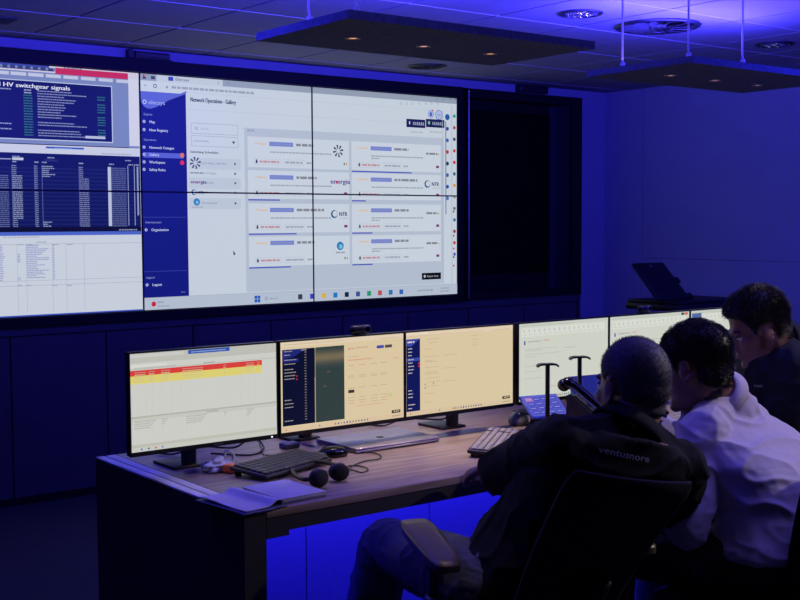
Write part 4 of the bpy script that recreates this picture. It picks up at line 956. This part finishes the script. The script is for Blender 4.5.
def hand(B, wrist, direction, palm_n, curl=.5, k=1.0, thumb_side=1, spread=.10):
    """a palm and five unequal bent fingers. direction: along the hand; palm_n: out of the palm"""
    T = basis(wrist, direction, palm_n)            # x along, z out of the palm, y across
    B.ell(T, (.045*k, 0, 0), (.052*k, .040*k, .015*k)); B.ell(T, (.02*k, 0, 0), (.035*k, .030*k, .017*k)); B.ell(T, (.035*k, thumb_side*.024*k, .008*k), (.030*k, .016*k, .014*k))
    L = [.086, .094, .088, .070]; ys = [.030, .010, -.011, -.030]
    for i in range(4):
        p = Vector((.080*k, thumb_side*ys[i]*k, 0)); a = curl*(.25+.06*i); d0 = thumb_side*spread*(1.2-i*.8)
        pts = [Vector((.05*k, thumb_side*ys[i]*.85*k, 0)), p]; Lk = L[i]*k
        for f, c in ((.46, .0), (.30, .9), (.24, .8)):
            a += curl*c; p = p+Vector((math.cos(a)*math.cos(d0), math.cos(a)*math.sin(d0), math.sin(a)))*Lk*f; pts.append(p)
        B.chain([T @ q for q in pts], [.0098*k, .0098*k, .0088*k, .0080*k, .0070*k])
    pts = [Vector((.012, thumb_side*.026, .006))*k, Vector((.045, thumb_side*.052, .020))*k, Vector((.075, thumb_side*.058, .034))*k, Vector((.098, thumb_side*.052, .046))*k]
    B.chain([T @ q for q in pts], [.014*k, .012*k, .0105*k, .0085*k])
def wrinkle(amp, sc, seed, stretch=(1, 1, 1), fold=0):
    o = Vector((seed*3.1, seed*1.7, seed*.9))
    def f(c, n_):
        q = Vector((c.x*stretch[0], c.y*stretch[1], c.z*stretch[2]))*sc+o
        w = noise.noise(q*.30)*1.2
        a = 1-min(1, abs(noise.noise(q+Vector((w, -w, w))))*3.2)
        b_ = 1-min(1, abs(noise.noise(q*1.9+Vector((7-w, w, 2))))*3.0)
        return amp*(.75*a*a+.35*b_*b_*max(0, w+.3)+.35*noise.noise(q*.5))
    return f
def hair_cap(name, par, S, mt, thick, hairline, seed, lump=.004, strands=0, slen=.012, srad=.0009, curl=.5, bald=None):
    """hair as a shell over the skull with short tufts; S is the head matrix"""
    b = bmesh.new(); bmesh.ops.create_icosphere(b, subdivisions=6, radius=1)
    pts = []; rnd = random.Random(seed)
    def surf(n_):
        # union radius of the cranium ellipsoids along direction n_ from (-.012,0,.03)
        best = 0; o = Vector((-.012, 0, .030))
        for c, r in (((-.012, 0, .040), (.098, .076, .090)), ((-.035, 0, .010), (.070, .068, .070)), ((.034, 0, -.018), (.058, .061, .082)), ((-.040, 0, -.050), (.052, .054, .060))):
            oc = Vector(((o.x-c[0])/r[0], (o.y-c[1])/r[1], (o.z-c[2])/r[2])); d = Vector((n_.x/r[0], n_.y/r[1], n_.z/r[2]))
            A = d.dot(d); Bq = 2*oc.dot(d); Cq = oc.dot(oc)-1; D = Bq*Bq-4*A*Cq
            if D > 0: best = max(best, (-Bq+math.sqrt(D))/(2*A))
        return o, best
    def mask(p):
        z0 = np.interp(p.x, [-.12, -.07, -.045, -.022, .002, .012, .022, .045, .062, .085, .12], hairline)
        m = (p.z-z0)/.012
        # keep clear of the ears
        if abs(p.y) > .055: m = min(m, (math.hypot(p.x+.004, (p.z+.0)*.9)-.030)/.008) if p.z < .040 else m
        return max(0, min(1, m))
    roots = []
    for v in b.verts:
        o, R_ = surf(v.co.normalized()); d = v.co.normalized(); p = o+d*R_; m = mask(p)
        th = thick(p) if callable(thick) else thick
        n1 = noise.noise(p*26+Vector((seed, 0, 0))); n2 = noise.noise(p*70)
        v.co = o+d*(R_*(.955 if m <= 0 else 1) + (m*(th+lump*(n1+.5*n2)) if m > 0 else 0)-.002*(1-m))
        if m > .5: roots.append((v.co.copy(), d))
    q = MB(); q.bm(b, mt, S)
    for k in range(strands):
        p, d = rnd.choice(roots); p = p+Vector((rnd.uniform(-1, 1), rnd.uniform(-1, 1), rnd.uniform(-1, 1)))*.0025
        back = Vector((-.7+.9*noise.noise(p*30), .9*noise.noise(p*34+Vector((5, 5, 5))), -.35+.6*noise.noise(p*28+Vector((9, 1, 2)))))
        t = (back-d*back.dot(d)).normalized(); L = slen*rnd.uniform(.5, 1.2)
        tip = p+(d*curl+t*(1-curl*.4)).normalized()*L+Vector((rnd.uniform(-1, 1), rnd.uniform(-1, 1), rnd.uniform(-1, 1)))*L*.2
        a = d.cross(t).normalized()*srad; base_ = p-d*.002; mid = (p+d*L*.35*curl+tip)/2
        mid = p+(d*(curl+.4)+t*.4).normalized()*L*.55
        q.add([S @ x for x in (base_-a, base_+a, base_+d*srad*1.6, mid-a*.8, mid+a*.8, mid+d*srad*1.3, tip)], [(0, 1, 4, 3), (1, 2, 5, 4), (2, 0, 3, 5), (3, 4, 6), (4, 5, 6), (5, 3, 6)], mt)
    o = q.build(name, par); return o

def project_text(st, name, par, target, T, width, h, mt, off=.0022, th=.0):
    """lettering laid onto a garment: T gives the plane (x = reading direction, y = up, -z = towards the garment)"""
    bm = bmesh.new(); bm.from_mesh(target.data); bvh = BVHTree.FromBMesh(bm); bm.free()
    vs, fs, w = text_mesh(st); kx = width/w; ky = h/.7; out = []
    d = (T.to_3x3() @ Vector((0, 0, -1))).normalized()
    for v in vs:
        p = T @ Vector((v.x*kx-width/2, v.y*ky, 0)); hit = bvh.ray_cast(p, d)
        out.append((hit[0]-d*off) if hit[0] else p)
    q = MB(); q.add(out, fs, mt); q.add([p-d*.0006 for p in out], fs, mt); o = q.build(name, par); return o

# ------------------------------------------------------------------ the office chair
def office_chair(label, x, y, rz, recline=.0, seat_z=.47, arms=True, back_w=.33, twist=0):
    """local frame: the sitter faces +x, his left is +y"""
    t = thing('office_chair', label, 'office chair', (x, y, 0), rz, 'office swivel chairs')
    q = MB(); b = bmesh.new(); bmesh.ops.create_cube(b, size=1); bmesh.ops.subdivide_edges(b, edges=b.edges[:], cuts=8, use_grid_fill=True)
    for v in b.verts:
        c = v.co*2; r_ = (abs(c.x)**5+abs(c.y)**5)**.2; fct = 1/max(1, r_*1.0) if r_ > 1 else 1
        X_ = c.x*.235*fct; Y_ = c.y*.245*fct; edge = max(abs(c.x), abs(c.y)); Z_ = seat_z-.04+c.z*.035*(1-.35*edge**4)-.02*max(0, c.x)**3
        v.co = Vector((X_+.02, Y_, Z_))
    q.bm(b, M['chair']); q.build('seat', t)
    # backrest: curved upholstered shell, leaning back
    q = MB(); nu, nv = 14, 20; vs = []
    Lb = .65; zb = seat_z+.03
    for side in (0, 1):
        for j in range(nv+1):
            v_ = j/nv; w = back_w*(.96+.10*v_)
            if v_ > .90: w *= 1-.10*((v_-.90)/.10)**2
            if v_ < .1: w *= .8+.2*v_/.1
            for i in range(nu+1):
                u_ = -1+2*i/nu; curve = .045*(u_**2)
                lumb = .03*math.sin(PI*v_)
                s_ = v_*Lb; px_ = -.215-s_*math.sin(recline)+curve+lumb*math.cos(recline); pz_ = zb+s_*math.cos(recline)
                thk = .022*(1-abs(u_)**6)*(1-abs(2*v_-1)**10)+.004
                px_ += (-thk if side else thk)*math.cos(recline); pz_ += (-thk if side else thk)*math.sin(recline)
                vs.append((px_, u_*w/2*1.25, pz_+twist*u_*v_))
    N = (nu+1)*(nv+1); f = []
    for j in range(nv):
        for i in range(nu):
            a = j*(nu+1)+i; f.append((a, a+1, a+nu+2, a+nu+1)); f.append((N+a, N+a+nu+1, N+a+nu+2, N+a+1))
    for i in range(nu): f.append((i+1, i, N+i, N+i+1)); a = nv*(nu+1)+i; f.append((a, a+1, N+a+1, N+a))
    for j in range(nv): a = j*(nu+1); f.append((a, a+nu+1, N+a+nu+1, N+a)); a += nu; f.append((a+nu+1, a, N+a, N+a+nu+1))
    q.add(vs, f, M['chair'], True); q.build('backrest', t)
    q = MB(); q.tube(spline([(-.02, 0, seat_z-.085), (-.20, 0, seat_z-.09), (-.285, 0, seat_z+.02), (-.285-.25*math.sin(recline), 0, seat_z+.03+.28*math.cos(recline))]), .019, M['black'], 10); q.build('back_bracket', t)
    if arms:
        for s in (1, -1):
            q = MB(); q.tube(spline([(.0, s*.12, seat_z-.085), (.0, s*.25, seat_z-.08), (-.01, s*.275, seat_z-.02), (-.02, s*.275, seat_z+.215)]), [.014]*25, M['black'], 10) ; q.rbox((-.05, s*.275-.020, seat_z-.03), (.015, s*.275+.020, seat_z+.10), M['black'], .010); ar = q.build('armrest', t)
            q = MB(); b = bmesh.new(); bmesh.ops.create_cube(b, size=1); bmesh.ops.subdivide_edges(b, edges=b.edges[:], cuts=6, use_grid_fill=True)
            for v in b.verts:
                c = v.co*2; r_ = (abs(c.x)**4+abs(c.y)**4)**.25; fct = 1/max(1, r_)
                v.co = Vector((c.x*.165*fct+.01, c.y*.046*fct*(1+.1*c.x)+s*.275, seat_z+.228+.02*c.x+c.z*.015*(1-.4*max(abs(c.x), abs(c.y))**4)))
            q.bm(b, M['pad']); q.build('armrest_pad', ar)
    q = MB(); q.rbox((-.13, -.10, seat_z-.11), (.12, .10, seat_z-.07), M['black'], .012); q.cyl((0, 0, .10), (0, 0, seat_z-.10), .028, M['dsteel'], r1=.022); q.build('column', t)
    q = MB()
    for k in range(5):
        a = 2*PI*k/5+.3; q.tube([(0, 0, .115), (.16*math.cos(a), .16*math.sin(a), .095), (.30*math.cos(a), .30*math.sin(a), .072)], [.026, .019, .013], M['black'], 10)
    q.ell((0, 0, .11), (.05, .05, .03), M['black']); bs = q.build('star_base', t)
    for k in range(5):
        a = 2*PI*k/5+.3; q = MB(); x_, y_ = .30*math.cos(a), .30*math.sin(a)
        for s in (-1, 1):
            p0 = Vector((x_, y_, .028))+Vector((-math.sin(a), math.cos(a), 0))*s*.008; p1 = p0+Vector((-math.sin(a), math.cos(a), 0))*s*.014
            q.cyl(p0, p1, .028, M['black'], n=18)
        q.cyl((x_, y_, .028), (x_, y_, .07), .007, M['steel'], n=8); q.build('castor', bs)
    return t

# ------------------------------------------------------------------ a person from joints
def V(*a): return Vector(a)
def person(label, J, skin, S_head, torso, arms_r=1.0, vox=.0048, hands=()):
    """J: joints in world coordinates"""
    base = J['hipc'].copy(); base.z = 0
    t = thing('person', label, 'person', base, 0)
    inv = Matrix.Translation(-base); B = Blob()
    Sh = head_shape(B, S_head, J.get('hs', 1.0))
    nk0 = J['neck']; nk1 = Sh @ Vector((-.030, 0, -.035))
    B.cap(nk0, nk1, .068, .063); B.cap(nk0, Sh @ Vector((.005, 0, -.055)), .055, .046)
    B.loft(torso)
    B.cap(J['shL'], J['shR'], .060, .060)
    for s in 'LR':
        B.chain([J['sh'+s], (J['sh'+s]+J['el'+s])/2, J['el'+s]], [.058, .047, .040]); fm = J['el'+s]+(J['wr'+s]-J['el'+s])*.3
        B.chain([J['el'+s], fm, J['wr'+s]], [.040, .041, .027])
        B.chain([J['hip'+s], (J['hip'+s]+J['kn'+s])/2, J['kn'+s]], [.090, .078, .058]); B.cap(nk0-V(0, 0, .01), J['sh'+s].lerp(nk0, .15), .052, .050); cm = J['kn'+s]+(J['an'+s]-J['kn'+s])*.32
        B.chain([J['kn'+s], cm, J['an'+s]], [.056, .057, .038])
        fd = J['ft'+s]-J['an'+s]; B.chain([J['an'+s]-V(0, 0, .02), J['ft'+s]], [.038, .030])
        if 'hd'+s in J:
            d, pn, cu, sd = J['hd'+s]; hand(B, J['wr'+s], d, pn, cu, 1.0, sd)
    body = B.fuse('body', None, skin, vox, 3); body.parent = t; body.matrix_parent_inverse = inv
    def att(o): o.parent = t; o.matrix_parent_inverse = inv; return o
    return t, Sh, att
def torso_secs(hipc, shc, rt_h, rt_s, fw_h, fw_s, scale=1.0, infl=0.0, belly=.0, curve=0.0, top=True, bottom=0, ws=None):
    """pelvis to shoulders"""
    prof = [(-.10, .150, .085), (0, .170, .115), (.18, .160, .115), (.36, .150, .112), (.55, .160, .115), (.75, .182, .118), (.90, .185, .105), (1.0, .165, .085), (1.09, .10, .066)]
    out = []
    up = (shc-hipc)
    for k, (t, w, d) in enumerate(prof):
        if t < bottom: continue
        tt = max(0, min(1, t)); c = hipc+up*t; r = rt_h.lerp(rt_s, tt); f = fw_h.lerp(fw_s, tt)
        c = c-f*curve*math.sin(PI*tt)+f*belly*.5*math.sin(PI*min(1, tt*1.6))
        out.append((c, r, f, w*scale+infl, d*scale+infl+belly*.5*math.sin(PI*min(1, tt*1.5))))
    return out
def shoe(att, an, ft, name='shoe'):
    d = (ft-an); d.z = 0; d.normalize(); z = min(an.z-.055, .03)
    T = basis((an.x, an.y, 0), d); q = Blob()
    q.ell(T, (.0, 0, .055), (.05, .040, .045)); q.ell(T, (.09, 0, .045), (.095, .045, .036)); q.ell(T, (.15, 0, .036), (.055, .044, .026)); q.cap(T @ V(-.01, 0, .06), T @ V(-.012, 0, .11), .040, .042)
    q.b.box((-.05, -.038, .002), (.19, .038, .022), M['shoe'], T)
    return att(q.fuse(name, None, M['shoe'], .006, 4))
def collar(att, c, axis, fwd, r0, r1, h, mt, name='collar', gap=.5):
    """turned-down collar: open at the front"""
    T = basis(c, fwd, axis); q = MB(); n = 40; vs = []
    prof = [(r0, h), (r0+.006, h+.004), (r1+.004, h*.55), (r1+.016, .0), (r1+.010, -.004), (r1-.004, h*.5), (r0-.006, h*.9), (r0-.005, h*.2)]
    for i in range(n+1):
        a = gap+(2*PI-2*gap)*i/n
        fr = math.exp(-((min(a, 2*PI-a)-gap)/.45)**2)
        for r, z in prof: rr = r*(1+.10*fr); vs.append(T @ V(rr*math.cos(a)*1.12, rr*math.sin(a), z-fr*.030))
    k = len(prof)
    q.add(vs, [(i*k+j, (i+1)*k+j, (i+1)*k+(j+1) % k, i*k+(j+1) % k) for i in range(n) for j in range(k)]+[tuple(range(k)), tuple(range(n*k, n*k+k))[::-1]], mt, True)
    return att(q.build(name))
def trousers(att, J, secs, mt, seed, infl=.014, amp=.004):
    q = Blob(); q.loft(secs)
    for s in 'LR':
        q.chain([J['hip'+s], (J['hip'+s]+J['kn'+s])/2, J['kn'+s]], [.094+infl, .082+infl, .064+infl]); cm = J['kn'+s]+(J['an'+s]-J['kn'+s])*.35
        q.chain([J['kn'+s], cm, J['an'+s]+V(0, 0, .02)], [.064+infl, .066+infl*.8, .056+infl*.6])
    q.cap(J['hipL'], J['hipR'], .10+infl, .10+infl)
    return att(q.fuse('trousers', None, mt, .006, 4, wrinkle(amp, 16, seed, (1, 1, .8))))

# ---- the grey-haired man in the swivel chair
ul = V(.30, .954, 0); ll = V(-.954, .30, 0)
J = dict(hipc=V(2.145, 2.255, .575), neck=V(2.262, 2.005, 1.000), shL=V(2.085, 2.050, .985), shR=V(2.415, 1.955, .900),
         hipL=V(2.05, 2.29, .57), hipR=V(2.24, 2.23, .57), elL=V(2.175, 2.385, .845), elR=V(2.575, 2.125, .72), wrL=V(2.33, 2.60, .805), wrR=V(2.43, 2.33, .715),
         knL=V(2.030, 2.715, .595), knR=V(2.44, 2.63, .59), anL=V(1.985, 2.86, .10), anR=V(2.49, 2.78, .10), ftL=V(1.96, 3.02, .035), ftR=V(2.52, 2.95, .035), hs=1.04)
J['hdL'] = (V(.42, .85, -.28), V(0, 0, -1), .35, -1); J['hdR'] = (V(-.35, .9, -.12), V(0, 0, -1), .3, 1)
S1 = basis(at(632, 389, 3.04), V(.13, .99, -.06), V(.05, .0, 1))
shc = (J['shL']+J['shR'])/2; rs = (J['shR']-J['shL']).normalized()
ts = torso_secs(J['hipc'], shc+V(0, 0, .02), -ll, rs, ul, ul, 1.03, belly=.08)
man1, Sh, att = person('grey-haired man in a dark polo shirt leaning back in a swivel chair', J, M['skin1'], S1, ts, vox=.0048)
q = Blob(); q.loft(torso_secs(J['hipc'], shc+V(0, 0, .02), -ll, rs, ul, ul, 1.05, infl=.016, belly=.10, bottom=-.2)); q.cap(J['shL'], J['shR'], .070, .070)
for s in 'LR': q.cap(J['neck']-V(0, 0, .008), J['sh'+s].lerp(J['neck'], .12), .070, .064)
for s in 'LR': q.chain([J['sh'+s], (J['sh'+s]+J['el'+s])/2, J['sh'+s].lerp(J['el'+s], .93)], [.078, .074, .070])
q.cap(J['neck']-V(0, 0, .02), J['neck']+V(0, .006, .012), .080, .070)
shirt1 = att(q.fuse('polo_shirt', None, M['polo1'], .0055, 4, wrinkle(.010, 8, 3, (1, 1, 1.3))))
nk = (Sh @ V(-.030, 0, -.035))-J['neck']; collar(att, J['neck']+nk*.28, nk, ul, .065, .074, .030, M['polo1'])
trousers(att, J, torso_secs(J['hipc'], shc, -ll, rs, ul, ul, 1.03, infl=.004, belly=.04)[:3], M['jeans'], 5, amp=.007)
for s in 'LR': shoe(att, J['an'+s], J['ft'+s])
HL1 = [-.070, -.062, -.052, -.026, .034, .020, .018, .050, .088, .15, .2]
hr = hair_cap('hair', None, Sh, M['hair1'], lambda p: .0022+.002*max(0, min(1, (.07-p.z)/.06)), HL1, 11, lump=.0006, strands=4500, slen=.004, srad=.0005, curl=.12); att(hr)
face_bits(Sh, man1, None)
for o in man1.children:
    if o.name.startswith(('eye', )): o.matrix_parent_inverse = Matrix.Translation(-man1.location)
# lettering across the upper back
cT = at(655, 468, 2.75); yb = V(0, 0, 1); xb = (rs+V(0, 0, .0)).normalized(); zb = xb.cross(yb)
T = basis(cT, xb, zb) 
Tm = Matrix((xb, (zb.cross(xb)).normalized(), zb)).transposed().to_4x4(); Tm.translation = cT-ul*.0+zb*.05
att(project_text('ventusnore', 'shirt_lettering', None, shirt1, Tm, .140, .017, M['lettering']))
office_chair('black swivel chair with tall curved backrest holding the man in the navy polo', 2.165, 2.255, math.atan2(.93, .36), recline=.72, seat_z=.465, back_w=.235, twist=.022)

# ---- the man in the lilac shirt
uf = V(-.10, .995, 0).normalized(); lf = V(-.995, -.10, 0).normalized()
J = dict(hipc=V(2.83, 1.93, .62), neck=V(2.845, 2.150, 1.010), shL=V(2.690, 2.085, .940), shR=V(2.985, 2.160, .925),
         hipL=V(2.735, 1.94, .60), hipR=V(2.93, 1.95, .60), elL=V(2.560, 2.045, .700), elR=V(3.03, 2.36, .82), wrL=V(2.650, 2.225, .900), wrR=V(2.835, 2.385, .895),
         knL=V(2.62, 2.37, .56), knR=V(2.93, 2.40, .56), anL=V(2.66, 2.45, .10), anR=V(2.95, 2.50, .10), ftL=V(2.63, 2.62, .035), ftR=V(2.95, 2.67, .035), hs=1.0)
J['hdL'] = (V(.40, .60, .45), V(.8, -.2, -.2), .9, -1); J['hdR'] = (V(-.75, -.15, .25), V(-.3, -.8, -.1), .9, 1)
S2 = basis(at(695, 371, 3.42), V(-.24, .96, -.20), V(.03, .12, 1))
shc = (J['shL']+J['shR'])/2
ts = torso_secs(J['hipc'], shc+V(0, 0, .02), -lf, -lf, uf, uf, 1.10, belly=.05, curve=.06)
man2, Sh, att = person('dark-haired man in a lilac shirt sitting between two men in dark polos', J, M['skin2'], S2, ts, vox=.0048)
q = Blob(); q.loft(torso_secs(J['hipc'], shc+V(0, 0, .02), -lf, -lf, uf, uf, 1.10, infl=.016, belly=.05, curve=.06, bottom=-.02)); q.cap(J['shL'], J['shR'], .070, .070)
for s in 'LR': q.cap(J['neck']-V(0, 0, .008), J['sh'+s].lerp(J['neck'], .12), .070, .064)
for s in 'LR':
    q.chain([J['sh'+s], (J['sh'+s]+J['el'+s])/2, J['el'+s]], [.078, .068, .060]); q.chain([J['el'+s], (J['el'+s]+J['wr'+s])/2, J['el'+s].lerp(J['wr'+s], .92)], [.060, .052, .041])
q.cap(J['neck']-V(0, .03, .03), J['neck']+V(0, .006, .014), .084, .068)
shirt2 = att(q.fuse('shirt', None, M['shirt'], .0055, 3, wrinkle(.0135, 7.0, 8, (1, 1, 1.7))))
nk = (Sh @ V(-.030, 0, -.035))-J['neck']; collar(att, J['neck']+nk*.30, nk, uf, .064, .074, .032, M['shirt'])
trousers(att, J, torso_secs(J['hipc'], shc, -lf, -lf, uf, uf, 1.10, infl=.008, belly=.04)[:3], M['trous'], 9)
q = MB(); bs_ = torso_secs(J['hipc'], shc, -lf, -lf, uf, uf, 1.10, infl=.020, belly=.05, curve=.06)
vs = []; n_ = 48
for zz in (0, .035):
    for k in range(n_):
        t = 2*PI*k/n_; ct, st = math.cos(t), math.sin(t); ct = math.copysign(abs(ct)**.8, ct); st = math.copysign(abs(st)**.8, st)
        vs.append(J['hipc']+V(0, 0, -.03+zz)-lf*(.193*ct)+uf*(.146*st+.0))
q.add(vs+[v-(v-J['hipc']).normalized()*.006 for v in vs], [(k, (k+1) % n_, n_+(k+1) % n_, n_+k) for k in range(n_)]+[(2*n_+(k+1) % n_, 2*n_+k, 3*n_+k, 3*n_+(k+1) % n_) for k in range(n_)], M['shoe'], True)
att(q.build('belt'))
for s in 'LR': shoe(att, J['an'+s], J['ft'+s])
HL2 = [-.066, -.060, -.046, -.016, .030, -.012, -.016, .030, .062, .072, .08]
hr = hair_cap('hair', None, Sh, M['hair2'], lambda p: .005+.011*max(0, min(1, (p.z-.0)/.10)), HL2, 21, lump=.003, strands=9000, slen=.013, srad=.0008, curl=.30); att(hr)
face_bits(Sh, man2, None)
for o in man2.children:
    if o.name.startswith('eye'): o.matrix_parent_inverse = Matrix.Translation(-man2.location)
office_chair('black swivel chair under the man in the lilac shirt', 2.83, 1.99, math.atan2(.995, -.10), recline=.25, seat_z=.50, arms=False, back_w=.30)

# ---- the man bending in from the right
ur = V(-.678, .735, 0).normalized(); lr_ = V(-.735, -.678, 0).normalized()
J = dict(hipc=V(3.50, 2.10, .60), neck=V(3.275, 2.275, 1.150), shL=V(3.185, 2.140, 1.080), shR=V(3.400, 2.400, 1.080),
         hipL=V(3.42, 2.03, .585), hipR=V(3.57, 2.16, .585), elL=V(3.175, 2.165, .800), elR=V(3.46, 2.55, .83), wrL=V(3.20, 2.37, .70), wrR=V(3.30, 2.70, .80),
         knL=V(3.13, 2.38, .55), knR=V(3.35, 2.50, .55), anL=V(3.10, 2.44, .10), anR=V(3.30, 2.58, .10), ftL=V(3.00, 2.57, .035), ftR=V(3.20, 2.71, .035), hs=.93)
J['hdL'] = (V(.1, .9, -.25), V(0, 0, -1), .3, -1); J['hdR'] = (V(-.5, .8, -.10), V(0, 0, -1), .25, 1)
S3 = basis(at(758, 331, 3.72), V(-.80, .52, -.34), V(-.28, .22, 1))
shc = (J['shL']+J['shR'])/2
ts = torso_secs(J['hipc'], shc+V(-.01, .01, .02), -lr_, -lr_, ur, ur, 1.08, belly=.05, curve=-.04)
man3, Sh, att = person('dark-haired man in a dark polo bending forward at the right edge, face in profile', J, M['skin3'], S3, ts, vox=.0048)
q = Blob(); q.loft(torso_secs(J['hipc'], shc+V(-.01, .01, .02), -lr_, -lr_, ur, ur, 1.08, infl=.016, belly=.05, curve=-.04, bottom=-.02)); q.cap(J['shL'], J['shR'], .070, .070)
for s in 'LR': q.cap(J['neck']-V(0, 0, .008), J['sh'+s].lerp(J['neck'], .12), .070, .064)
for s in 'LR': q.chain([J['sh'+s], (J['sh'+s]+J['el'+s])/2, J['sh'+s].lerp(J['el'+s], .88)], [.078, .072, .062])
q.cap(J['neck']-V(0, 0, .03), J['neck']+V(-.006, .006, .010), .084, .070)
shirt3 = att(q.fuse('polo_shirt', None, M['polo3'], .0055, 4, wrinkle(.010, 8, 14, (1, 1, 1.2))))
nk = (Sh @ V(-.030, 0, -.035))-J['neck']; collar(att, J['neck']+nk*.30, nk, ur, .066, .076, .032, M['polo3'], gap=.35)
trousers(att, J, torso_secs(J['hipc'], shc, -lr_, -lr_, ur, ur, 1.08, infl=.008, belly=.03)[:3], M['trous'], 15)
for s in 'LR': shoe(att, J['an'+s], J['ft'+s])
HL3 = [-.062, -.056, -.044, -.018, .028, -.018, -.022, .030, .064, .078, .085]
hr = hair_cap('hair', None, Sh, M['hair3'], lambda p: .005+.015*max(0, min(1, (p.z-.02)/.09)), HL3, 31, lump=.004, strands=9000, slen=.019, srad=.0008, curl=.5); att(hr)
face_bits(Sh, man3, None)
for o in man3.children:
    if o.name.startswith('eye'): o.matrix_parent_inverse = Matrix.Translation(-man3.location)
cT = at(758, 387, 3.3); zz_ = (EYEV-cT).normalized(); xx_ = V(0, 0, 1).cross(zz_).normalized()
Tm = Matrix((xx_, zz_.cross(xx_).normalized(), zz_)).transposed().to_4x4(); Tm.translation = cT
att(project_text('ven', 'chest_emblem', None, shirt3, Tm, .026, .010, M['lettering'], off=.003))
office_chair('black swivel chair beyond the right edge under the man bending forward', 3.54, 2.07, math.atan2(.735, -.678), recline=.2, seat_z=.48, arms=False, back_w=.30)

# ================================================================== LIGHT
def area(name, loc, size, size_y, col, power, rot=(0, 0, 0), spread=PI):
    l = bpy.data.lights.new(name, 'AREA'); l.shape = 'RECTANGLE'; l.size = size; l.size_y = size_y; l.energy = power; l.color = col; l.spread = spread
    o = bpy.data.objects.new(name, l); C.objects.link(o); o.location = loc; o.rotation_euler = rot; return o
def spot(name, loc, tgt, col, power, deg, blend=.3, r=.012):
    l = bpy.data.lights.new(name, 'SPOT'); l.energy = power; l.color = col; l.spot_size = math.radians(deg); l.spot_blend = blend; l.shadow_soft_size = r
    o = bpy.data.objects.new(name, l); C.objects.link(o); o.location = loc; o.rotation_euler = (Vector(tgt)-Vector(loc)).to_track_quat('-Z', 'Y').to_euler(); return o
BL = (.020, .016, 1.0); VIO = (.12, .08, 1.0)
# blue strips on top of the hanging panels wash the ceiling
def aim(name, loc, d, sx, sy_, col, power, spread=PI):
    o = area(name, loc, sx, sy_, col, power, (0, 0, 0), spread); o.rotation_euler = Vector(d).to_track_quat('-Z', 'Y').to_euler(); return o
CB = (.045, .035, 1.0)
aim('uplight_panel', (2.75, 3.62, 2.29), (-.1, .55, 1), 1.1, .10, CB, 70.0)
aim('uplight_side_panel', (4.46, 3.64, 2.29), (.05, .55, 1), 1.1, .10, CB, 60.0)
aim('uplight_next_panel', (1.0, 3.5, 2.29), (.25, .55, 1), 1.0, .10, CB, 100.0)
area('uplight_panel_top', (2.77, 3.4, 2.25), 1.0, .45, VIO, 8.0, (PI, 0, 0))
area('uplight_side_panel_top', (4.43, 3.40, 2.25), 1.0, .4, VIO, 14.0, (PI, 0, 0))
area('uplight_rear', (3.4, 1.9, 2.27), 1.4, .6, (.10, .075, 1.0), 60.0, (PI, 0, 0))
# blue fill added over the seats and desk, without fixtures; washer along the side wall
area('fill_seats', (3.0, 1.2, 2.45), .6, .4, (.30, .25, 1.0), 9.0, (math.radians(-14), 0, 0))
aim('washer_wall', (4.9, 1.6, 2.35), (1, 1.1, -.38), 1.0, .3, (.03, .028, 1.0), 75.0)
area('fill_desk', (2.2, 3.0, 2.45), .8, .4, (.10, .085, 1.0), 1.6)  # added weak ambient fill, no lamp hangs here
# strip under the desk
area('under_desk', (3.3, 3.44, .70), 3.2, .02, (.014, .012, 1.0), 20.0, (math.radians(-25), 0, 0))
area('under_desk_front', (2.9, 2.86, .66), 2.3, .02, (.012, .008, 1.0), 7.0, (math.radians(35), 0, 0))
WARMC = (1.0, .78, .60)
for k, (x, y) in enumerate([(2.42, 3.415), (2.74, 3.415), (3.07, 3.415), (4.165, 3.455), (4.515, 3.455), (4.845, 3.455)]):
    spot('panel_lamp', (x, y, PZ-.004), (x, y-.12, 0), WARMC, 26.0, 54, .7)
spot('ceiling_lamp', (2.05, 2.0, CZ-.01), (1.92, 2.3, .6), (1, .78, .62), 22.0, 20, .6)
spot('ceiling_lamp', (4.6, 1.0, CZ-.01), (2.9, 2.1, .85), (1, .86, .70), 105.0, 44, .7)

w = bpy.data.worlds.new('World'); bpy.context.scene.world = w; w.use_nodes = True
w.node_tree.nodes['Background'].inputs[0].default_value = (.01, .01, .05, 1); w.node_tree.nodes['Background'].inputs[1].default_value = .05

# ================================================================== CAMERA
cam = bpy.data.cameras.new('Camera'); co = bpy.data.objects.new('Camera', cam); C.objects.link(co)
cam.sensor_width = 36; cam.lens = FPX*36/800; cam.clip_start = .05
mm = Matrix((RT, UP, -FW)).transposed().to_4x4(); mm.translation = EYEV; co.matrix_world = mm
bpy.context.scene.camera = co
vs_ = bpy.context.scene.view_settings
vs_.view_transform = 'Standard'; vs_.look = 'None'; vs_.gamma = 1; vs_.use_curve_mapping = False; vs_.exposure = 0
